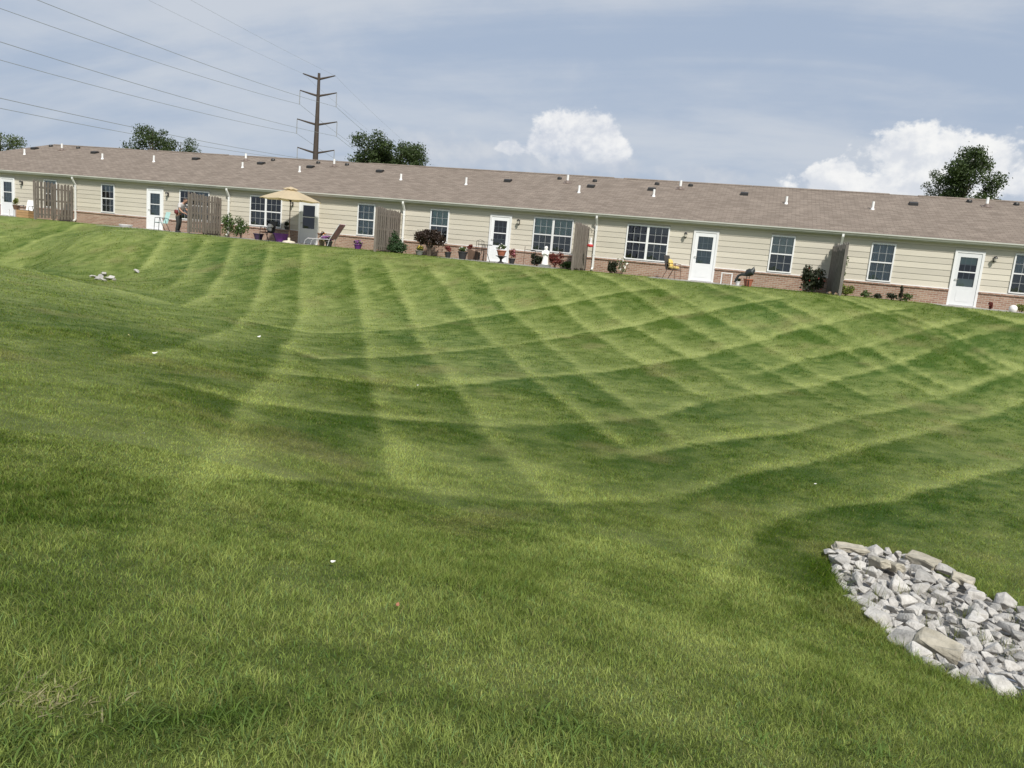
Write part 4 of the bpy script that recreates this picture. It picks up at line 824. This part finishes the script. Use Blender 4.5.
# ------------------------------------------------------------------ the standing person, bending towards the screen
x, y = -27.95, 32.45; t = thing('person', 'person in grey shirt and dark trousers bending towards the picket screen', 'person', (x, y, hz(x, y) + .012))
M_SKIN = mat('skin', (.42, .24, .17), .6, spec=.3); M_SHIRT = mat('grey_shirt', (.58, .55, .54), .85, noise=.1, nscale=5); M_TROUS = mat('dark_trousers', (.030, .032, .030), .85, noise=.2); M_HAIR = mat('brown_hair', (.05, .03, .02), .7); M_SHOE = mat('black_shoe', (.02, .02, .02), .5)
def skin(name, V, E, Rr, m, parent, root=0, sub=2):
    me = bpy.data.meshes.new(name); me.from_pydata(V, E, []); me.materials.append(m); o = bpy.data.objects.new(name, me); COL.objects.link(o); o.parent = parent
    md = o.modifiers.new('skin', 'SKIN'); md.use_smooth_shade = True
    for i, r_ in enumerate(Rr):
        sv = me.skin_vertices[0].data[i]; sv.radius = r_ if isinstance(r_, tuple) else (r_, r_); sv.use_root = (i == root)
    md2 = o.modifiers.new('sub', 'SUBSURF'); md2.levels = sub; md2.render_levels = sub
    dg = bpy.context.evaluated_depsgraph_get(); ev = o.evaluated_get(dg); nm = bpy.data.meshes.new_from_object(ev); o.modifiers.clear(); o.data = nm
    if not nm.materials: nm.materials.append(m)
    nm.shade_smooth(); return o
# body (skin): head and neck, torso core, arms with hands, legs; facing +x, back bent
bodyV = [(0, 0, .90), (.05, 0, 1.05), (.14, 0, 1.22), (.23, 0, 1.37), (.30, 0, 1.45), (.345, 0, 1.52),
         (.20, -.17, 1.36), (.26, -.24, 1.12), (.42, -.20, .98), (.50, -.19, .965), (.20, .17, 1.36), (.28, .23, 1.14), (.46, .17, 1.06), (.54, .15, 1.07),
         (-.01, -.10, .84), (.08, -.11, .47), (-.02, -.11, .09), (-.01, .10, .84), (-.02, .11, .46), (-.12, .11, .09)]
bodyE = [(0, 1), (1, 2), (2, 3), (3, 4), (4, 5), (3, 6), (6, 7), (7, 8), (8, 9), (3, 10), (10, 11), (11, 12), (12, 13), (0, 14), (14, 15), (15, 16), (0, 17), (17, 18), (18, 19)]
bodyR = [(.14, .11), (.13, .10), (.15, .11), (.13, .10), .055, .05, .062, .048, .034, .03, .062, .048, .034, .03, .085, .058, .042, .085, .058, .042]
body = skin('body', bodyV, bodyE, bodyR, M_SKIN, t)
def head(parent, c):
    m = MB(); prof = [(.02, -.125), (.045, -.115), (.062, -.08), (.075, -.03), (.080, .02), (.078, .06), (.060, .095), (.03, .115), (.005, .12)]
    vs = []; fs = []; sg = 16
    for r_, z in prof:
        for k in range(sg): q = 6.28318 * k / sg; vs.append((r_ * 1.18 * math.cos(q) + .01, r_ * .95 * math.sin(q), z))
    for i in range(len(prof) - 1):
        for k in range(sg): fs.append((i * sg + k, i * sg + (k + 1) % sg, (i + 1) * sg + (k + 1) % sg, (i + 1) * sg + k))
    fs += [tuple(reversed(range(sg))), tuple(range((len(prof) - 1) * sg, len(prof) * sg))]; m.add(vs, fs)
    m.add([(.09, -.012, -.02), (.09, .012, -.02), (.095, 0, .025), (.125, 0, -.015)], [(0, 1, 3), (1, 2, 3), (2, 0, 3), (0, 2, 1)])
    for sgn in (-1, 1): m.tube([(-.01, sgn * .07, -.02), (-.005, sgn * .088, .0), (-.01, sgn * .075, .03)], [.012, .02, .012], 6)
    o = m.build('head', M_SKIN, parent, True, c); o.rotation_euler = (0, R(28), 0)
    h = MB(); vs = []; fs = []
    for r_, z in ((.084, .0), (.088, .05), (.070, .10), (.035, .125), (.005, .13)):
        for k in range(sg): q = 6.28318 * k / sg; vs.append((r_ * 1.2 * math.cos(q) - .012 - (.03 if z < .05 else .0), r_ * .98 * math.sin(q), z))
    for i in range(4):
        for k in range(sg): fs.append((i * sg + k, i * sg + (k + 1) % sg, (i + 1) * sg + (k + 1) % sg, (i + 1) * sg + k))
    h.add(vs, fs); hh = h.build('hair', M_HAIR, o, True)
    e = MB(); e.lathe([(.002, -.006), (.009, 0), (.002, .006)], 6, (.092, -.032, .012)); e.lathe([(.002, -.006), (.009, 0), (.002, .006)], 6, (.092, .032, .012)); e.build('eyes', M_SHOE, o); MB().box(.082, .089, -.022, .022, -.066, -.058).build('mouth', mat('lips', (.3, .12, .1), .6), o)
head(t, (.385, 0, 1.57))
skin('shirt', [(-.01, 0, .96), (.05, 0, 1.06), (.14, 0, 1.22), (.23, 0, 1.37), (.285, 0, 1.43), (.20, -.17, 1.36), (.245, -.225, 1.17), (.20, .17, 1.36), (.265, .215, 1.19)], [(0, 1), (1, 2), (2, 3), (3, 4), (3, 5), (5, 6), (3, 7), (7, 8)], [(.185, .155), (.18, .15), (.19, .15), (.16, .125), .07, .095, .085, .095, .085], M_SHIRT, t)
skin('trousers', [(0, 0, .92), (-.01, 0, .84), (-.01, -.10, .80), (.08, -.11, .47), (-.02, -.11, .07), (-.01, .10, .80), (-.02, .11, .46), (-.12, .11, .07)], [(0, 1), (1, 2), (2, 3), (3, 4), (1, 5), (5, 6), (6, 7)], [(.17, .14), (.165, .135), .115, .092, .08, .115, .092, .08], M_TROUS, t)
for cx_, cy_ in ((-.02, -.11), (-.12, .11)): MB().add(*oval([(.135, .05, .055, 0, 0), (.135, .052, .055, 0, .03), (.10, .048, .03, 0, .07), (.055, .045, 0, 0, .11)], 12)).build('shoe', M_SHOE, t, True, (cx_, cy_, .0))
def hand(c, d, side):
    m = MB(); c = Vector(c); d = Vector(d).normalized(); sx = d.cross(Vector((0, 0, 1))).normalized(); dn = Vector((0, 0, -1))
    m.tube([c, c + d * .05, c + d * .09], [.026, .034, .030], 8)
    for k in range(4):
        o = (k - 1.5) * .019; ln = (.062, .074, .070, .054)[k]; b = c + d * .085 + sx * o; m.tube([b, b + d * ln * .5 + dn * .008, b + d * ln * .8 + dn * .03, b + d * ln * .85 + dn * .045], [.0095, .009, .008, .006], 6)
    b = c + d * .03 + sx * side * .03; m.tube([b, b + sx * side * .025 + d * .025 + dn * .01, b + sx * side * .02 + d * .055 + dn * .02], [.011, .010, .007], 6)
    m.build('hand', M_SKIN, t, True)
hand((.50, -.19, .965), (.9, .1, -.2), -1); hand((.54, .15, 1.07), (.9, -.05, 0), 1)
o = MB().add(*oval([(.06, .05, 0, 0, -.10), (.10, .075, 0, 0, -.06), (.105, .08, 0, 0, .06), (.07, .05, 0, 0, .11)], 14)).build('waist_bag', mat('dark_red_bag', (.14, .025, .025), .7, noise=.3, nscale=12), None, True, (x + .03, y - .21, 1.0 + hz(x, y))); tag(o, 'dark red bag at the hip of the bending person', 'bag')

# ------------------------------------------------------------------ riprap stones in the low spot
M_STONE = mat('limestone', (.34, .32, .29), .85, noise=.25, nscale=5, bump=.6, bscale=14, col2=(.54, .52, .485)); M_STONE2 = mat('grey_limestone', (.21, .20, .185), .85, nscale=5, bump=.6, bscale=14, col2=(.42, .405, .375)); M_SLAB = mat('tan_concrete', (.26, .235, .18), .9, nscale=9, bump=.6, bscale=30, col2=(.44, .405, .33)); M_GRAV = mat('gravel', (.20, .185, .165), .95, nscale=30, bump=.8, bscale=60, col2=(.45, .43, .40))
def rock_mesh(seed, m, npt=26, el=(1, .78, .6)):
    r = random.Random(seed); bm = bmesh.new()
    for _ in range(npt):
        d = Vector((r.gauss(0, 1), r.gauss(0, 1), r.gauss(0, 1))).normalized(); q = max(abs(d.x), abs(d.y), abs(d.z)); d = d * (.62 + .38 / q * .62) * r.uniform(.86, 1.06)
        bm.verts.new((d.x * el[0] * .5, d.y * el[1] * .5, d.z * el[2] * .5))
    g = bmesh.ops.convex_hull(bm, input=bm.verts); bmesh.ops.delete(bm, geom=[v for v in g['geom_interior'] if isinstance(v, bmesh.types.BMVert)], context='VERTS')
    bmesh.ops.dissolve_limit(bm, angle_limit=R(3), verts=list(bm.verts), edges=list(bm.edges)); bmesh.ops.bevel(bm, geom=list(bm.edges), offset=.02, segments=1, affect='EDGES'); bmesh.ops.triangulate(bm, faces=list(bm.faces)); bmesh.ops.recalc_face_normals(bm, faces=bm.faces); me = bpy.data.meshes.new('stone'); bm.to_mesh(me); bm.free(); me.materials.append(m)
    me.shade_smooth()
    try: me.set_sharp_from_angle(angle=R(20))
    except Exception: pass
    return me
RM = [rock_mesh(100 + k, M_STONE if k % 4 else M_STONE2, random.Random(k).randint(9, 14), (1, random.Random(k + 50).uniform(.6, .9), random.Random(k + 90).uniform(.42, .68))) for k in range(16)]
# rubble bed beneath the stones
bx0, by0 = RIP.min(0); bx1, by1 = RIP.max(0); cols_ = []
GXr, GYr = np.meshgrid(np.arange(bx0, bx1, .035), np.arange(by0, by1, .035), indexing='ij'); okr = inpoly(GXr, GYr, RIP); idx = -np.ones(GXr.shape, int); idx[okr] = np.arange(okr.sum()); rr = np.random.default_rng(5)
gvx = np.c_[GXr[okr], GYr[okr], gz(GXr[okr], GYr[okr]) - .035 + rr.random(okr.sum()) * .022]
q4 = np.stack([idx[:-1, :-1], idx[1:, :-1], idx[1:, 1:], idx[:-1, 1:]], -1).reshape(-1, 4); q4 = q4[(q4 >= 0).all(1)]
gr = bpy.data.objects.new('gravel', np_mesh('gravel', gvx, q4, M_GRAV)); COL.objects.link(gr); tag(gr, 'crushed gravel and grit showing between the riprap stones', 'gravel', kind='stuff')
SLABS = [(850, 550, .42, .15, .08, 14, 5), (877, 565, .16, .26, .10, 35, -12), (892, 568, .15, .26, .09, 30, -14), (920, 564, .36, .20, .12, -28, 10), (936, 653, .36, .19, .11, -25, 16), (961, 583, .22, .16, .10, -15, 8)]
SLAB_L = ['long flat tan slab at the upper left tip of stone pile', 'upright tan slab left of centre at the top of stone pile', 'tan slab leaning against its twin at the top of stone pile', 'large blocky tan slab at the upper edge of stone pile', 'large tan slab with squared edges low in the stone pile', 'small squared pale block at the upper right edge of stone pile']
placed = []
def slab_mesh(a, b, c, seed):
    r = random.Random(seed); bm = bmesh.new(); bmesh.ops.create_cube(bm, size=1)
    for v in bm.verts: v.co = Vector((v.co.x * a * r.uniform(.66, 1.04), v.co.y * b * r.uniform(.62, 1.06), v.co.z * c * r.uniform(.7, 1.1)))
    bmesh.ops.subdivide_edges(bm, edges=list(bm.edges), cuts=2, use_grid_fill=True)
    for v in bm.verts: v.co += Vector((r.uniform(-1, 1), r.uniform(-1, 1), r.uniform(-1, 1))) * .011
    bmesh.ops.bevel(bm, geom=[e for e in bm.edges if e.calc_face_angle(0) > .8], offset=.010, segments=1, affect='EDGES'); me = bpy.data.meshes.new('slab'); bm.to_mesh(me); bm.free(); me.materials.append(M_SLAB); return me
for k, (px, py, a, b, c, rz, tl) in enumerate(SLABS):
    p = on_ground(px, py + 4); o = share('concrete_slab', slab_mesh(a, b, c, 70 + k), None, (p.x, p.y, p.z + c * .42 + .03), (R(tl), R(tl * .6), R(rz))); tag(o, SLAB_L[k], 'slab', 'broken concrete slabs in the stone pile'); placed.append((p.x, p.y, max(a, b) * .36))
rr = random.Random(12); tries = 0; stones = []
while tries < 9000 and len(stones) < 298:
    tries += 1; x = rr.uniform(bx0, bx1); y = rr.uniform(by0, by1)
    if not bool(inpoly(np.array([x]), np.array([y]), RIP)[0]): continue
    s_ = rr.choice((.10, .12, .14, .16, .19, .22, .26)) * (1.0 if tries < 2500 else .72)
    if any((x - a) ** 2 + (y - b) ** 2 < (.78 * (s_ / 2 + c)) ** 2 for a, b, c in placed): continue
    placed.append((x, y, s_ / 2 * .92)); stones.append((x, y, s_))
pc = RIP.mean(0)
for k, (x, y, s_) in enumerate(stones):
    me_ = RM[rr.randrange(16)]; o = share('riprap_stone', me_, None, (x, y, hz(x, y) + s_ * .15 + rr.uniform(-.01, .03)), (rr.uniform(-.5, .5), rr.uniform(-.5, .5), rr.uniform(0, 6.28)), (s_ * 1.26, s_ * 1.26, s_ * 1.26))
    dk = me_.materials[0] is M_STONE2; big = s_ > .2; tag(o, 'rough %s %s limestone lump in the stone pile at lower right' % ('large' if big else 'small', 'dark grey' if dk else 'pale grey'), 'stone', '%s %s riprap stones in the pile' % ('large' if big else 'small', 'dark' if dk else 'pale'))
# second layer of stones resting on the first, filling the middle
rip_in = [q for q in stones if min(np.hypot(RIP[:, 0] - q[0], RIP[:, 1] - q[1])) > .3]
# bare metal rods at the near edge of the pile
for k, (a, b, lab) in enumerate((((988, 680), (1040, 697), 'upper of two thin grey metal rods lying at the near edge of stone pile'), ((993, 686), (1040, 704), 'lower of two thin grey metal rods lying at the near edge of stone pile'))):
    p, q = on_ground(*a), on_ground(*b); o = MB().tube([(0, 0, 0), (q - p) * .5 + Vector((0, 0, .004)), q - p], .009, 8).build('metal_rod', mat('galvanised_rod', (.42, .43, .45), .35, .8), None, True, (p.x, p.y, p.z + .045)); tag(o, lab, 'metal rod', 'metal rods by the stone pile')
# stones at the far left end of the swale
for k, (px, py, s_) in enumerate([(93, 277.5, .42), (98, 279.5, .50), (105, 275.5, .55), (107, 280, .45), (111, 278.5, .42), (101, 277, .38), (137, 272.5, .40), (104, 281.5, .4), (114, 280.5, .3)]):
    p = on_ground(px, py); o = share('pale_stone', RM[(k * 3 + 1) % 16], None, (p.x, p.y, p.z + s_ * .10), (.2, .1 * k, k * 1.1), (s_, s_, s_ * .8))
    tag(o, 'pale stone in the small heap at the far left of the lawn' if k != 6 else 'single pale stone lying right of the small heap on the left lawn', 'stone', 'pale stones on the left lawn' if k != 6 else None)
# litter and fallen leaves on the lawn
LIT = [(333, 568, .055, F_WHITE, 'white curled leaf lying on the near lawn left of centre'), (397, 612, .05, mat('brown_leaf', (.30, .13, .07), .8), 'brown fallen leaf on the near lawn'), (456, 540, .045, mat('pale_leaf', (.62, .52, .34), .8), 'pale straw coloured leaf on the lawn near the middle'), (143, 438, .07, F_WHITE, 'white petal on the left lawn, nearer than the yellow one'), (155, 356, .14, F_WHITE, 'white scrap on the left lawn farther up the slope'), (161, 371, .10, L_YG, 'pale green leaf below the white scrap on the left lawn'), (331, 425, .10, F_WHITE, 'white petal on the lawn below the parasol'), (418, 388, .10, F_WHITE, 'white petal in the middle of the striped lawn'), (259, 339, .14, F_WHITE, 'white petal on the far lawn left of centre'), (129, 338, .12, mat('straw_leaf', (.5, .47, .2), .8), 'yellowish leaf on the far left lawn'), (535, 512, .05, mat('yellow_leaf', (.5, .5, .12), .8), 'yellow leaf on the lawn right of centre'), (815, 487, .06, F_WHITE, 'tiny white petal above the stone pile')]
for k, (px, py, s_, m, lab) in enumerate(LIT):
    s_ *= .62; p = on_ground(px, py); v = []
    for i in range(5):
        u = i / 4 - .5; w_ = .32 * math.cos(u * 2.7); v += [(u * s_, -w_ * s_, .25 * s_ * (u * u * 2 + .2)), (u * s_, 0, .05 * s_ + .3 * s_ * u * u), (u * s_, w_ * s_, .3 * s_ * (u * u * 2 + .3))]
    f = []
    for i in range(4): f += [(i * 3, i * 3 + 3, i * 3 + 4, i * 3 + 1), (i * 3 + 1, i * 3 + 4, i * 3 + 5, i * 3 + 2)]
    o = MB().add(v, f).build('fallen_leaf', m, None, True, (p.x, p.y, p.z + .035 + .004 * p.y * .3)); o.rotation_euler = (.25, -.2, k * 1.7); tag(o, lab, 'leaf', 'leaves and petals on the lawn')

# ------------------------------------------------------------------ trees behind the house
def tree(label, px, dist, pt, wpx, nleaf, seed, m, dome=.5):
    d = pray(px, pt - 8); d = d / math.hypot(d.x, d.y) * dist; x, y = d.x, d.y; top = CZ + d.z; w_ = wpx / FPX * dist; r = random.Random(seed); h = top + .05
    t = thing('tree', label, 'tree', (x, y, -.05)); s = MB(); hb = h * .28; cz_ = h * .62; rz_ = h * .38
    s.tube([(0, 0, -.2), (.05, 0, hb), (-.05, .05, h * .55), (0, 0, h * .88)], [w_ * .035, w_ * .028, w_ * .016, .02], 8)
    bl = []
    for k in range(44):
        a = r.uniform(0, 6.28); el_ = math.asin(r.uniform(-.7, 1)); rad = r.uniform(.45, 1.0) if k > 8 else .95
        q = r.uniform(.085, .15) * w_; cx_ = math.cos(a) * math.cos(el_) ** dome * rad * (w_ * .5 - q); cy_ = math.sin(a) * math.cos(el_) ** dome * rad * (w_ * .5 - q); z = cz_ + math.sin(el_) * rad * (rz_ - q * .8) * r.uniform(.8, 1)
        bl.append((cx_, cy_, z, q * 1.1, q * 1.1, q * .9))
        s.tube([(0, 0, max(hb * .8, z - abs(cx_) - h * .08)), (cx_ * .5, cy_ * .5, z - h * .07), (cx_, cy_, z)], [w_ * .010, w_ * .007, .012], 5)
    s.build('trunk', M_BARK, t, True)
    leaf_obj('crown', bl, nleaf, w_ * .0165, m, t, seed, .3); return t
tree('small leafy tree at the left edge behind the roof', 0, 66, 131, 44, 6000, 1, L_TREE2)
tree('rounded tree behind the roof between left edge and power pylon', 153, 74, 126, 52, 11000, 2, L_TREE, .4)
tree('low tree behind the roof touching the rounded tree on its right', 181, 78, 138, 44, 6000, 8, L_TREE, .4)
tree('left of two dense trees behind the roof right of the pylon', 376, 70, 133, 60, 14000, 3, L_TREE, .4)
tree('right of two dense trees behind the roof right of the pylon', 402, 71, 140, 66, 14000, 4, L_TREE, .4)
tree('tall dark tree standing above the roof near the right edge', 977, 62, 142, 62, 17000, 5, L_TREE, .6)
tree('shorter part hidden tree left of the tall dark tree at right', 946, 64, 166, 36, 8000, 6, L_TREE, .5)

# ------------------------------------------------------------------ power line
DIST = 138.0
d0 = pray(315.4, 159); d0 = d0 / math.hypot(d0.x, d0.y) * DIST; base0 = Vector((d0.x, d0.y, -.3))
dv = pray(605, 258); LD = Vector((dv.x, dv.y, 0)).normalized(); AD = Vector((LD.y, -LD.x, 0))          # along the line, across it
def zpx(py, px=318): q = pray(px, py); return CZ + q.z / math.hypot(q.x, q.y) * DIST
ZA = [zpx(75), zpx(92), zpx(121), zpx(149.5)]; WA = [2.75, 3.15, 3.45, 3.2]; DZ = [.0, 2.2, 2.3, 2.0]
def pylon(base, label):
    t = thing('power_pylon', label, 'pylon', base, math.atan2(AD.y, AD.x), 'steel pylons of the power line'); H = ZA[0] + .3
    MB().tube([(0, 0, -.5), (0, 0, H * .5), (0, 0, H + .3)], [.62, .46, .22], 12).build('mast', M_STEEL, t, True)
    for z, w_, dz in zip(ZA, WA, DZ):
        for sg in (-1, 1):
            MB().tube([(sg * .15, 0, z + .05 - .35), (sg * w_ * .45, 0, z + .12 - .15), (sg * w_, 0, z + .38)], [.19, .15, .09], 8).build('arm', M_STEEL, t, True)
            if dz: MB().tube([(sg * w_, 0, z + .33), (sg * w_, 0, z + .33 - dz)], .075, 6).build('insulator', M_INSUL, t)
    return t
SPAN = 235.0
pylon(base0, 'brown steel power pylon rising behind the roof')
pylon(base0 - LD * SPAN, 'next power pylon of the line, out of the picture to the left of the viewer')
def wire(z, off, a, b, sag, rad, label):
    A = base0 + LD * a + AD * off; B = base0 + LD * b + AD * off; pts = []; z0 = z + base0.z
    for i in range(41):
        u = i / 40; p = A.lerp(B, u); p.z = z0 - sag * 4 * u * (1 - u); pts.append(p - A)
    o = MB().tube(pts, rad, 5).build('overhead_cable', M_CABLE, None, True, tuple(A)); tag(o, label, 'power cable', 'cables of the power line')
nm = ['top', 'upper', 'middle', 'lower']
for k, (z, w_, dz) in enumerate(zip(ZA, WA, DZ)):
    for sg, sn in ((-1, 'left'), (1, 'right')):
        rad = .012 if k == 0 else .026; sg_ = (3.6, 5.6, 4.9, 4.6)[k]
        wire(z + .36 - dz, sg * w_, -SPAN, 0, sg_, rad, 'thin dark cable from the %s %s pylon arm towards the upper left' % (nm[k], sn))
        wire(z + .36 - dz, sg * w_, 0, SPAN, 6.2, rad, 'thin dark cable from the %s %s pylon arm receding to the right' % (nm[k], sn))
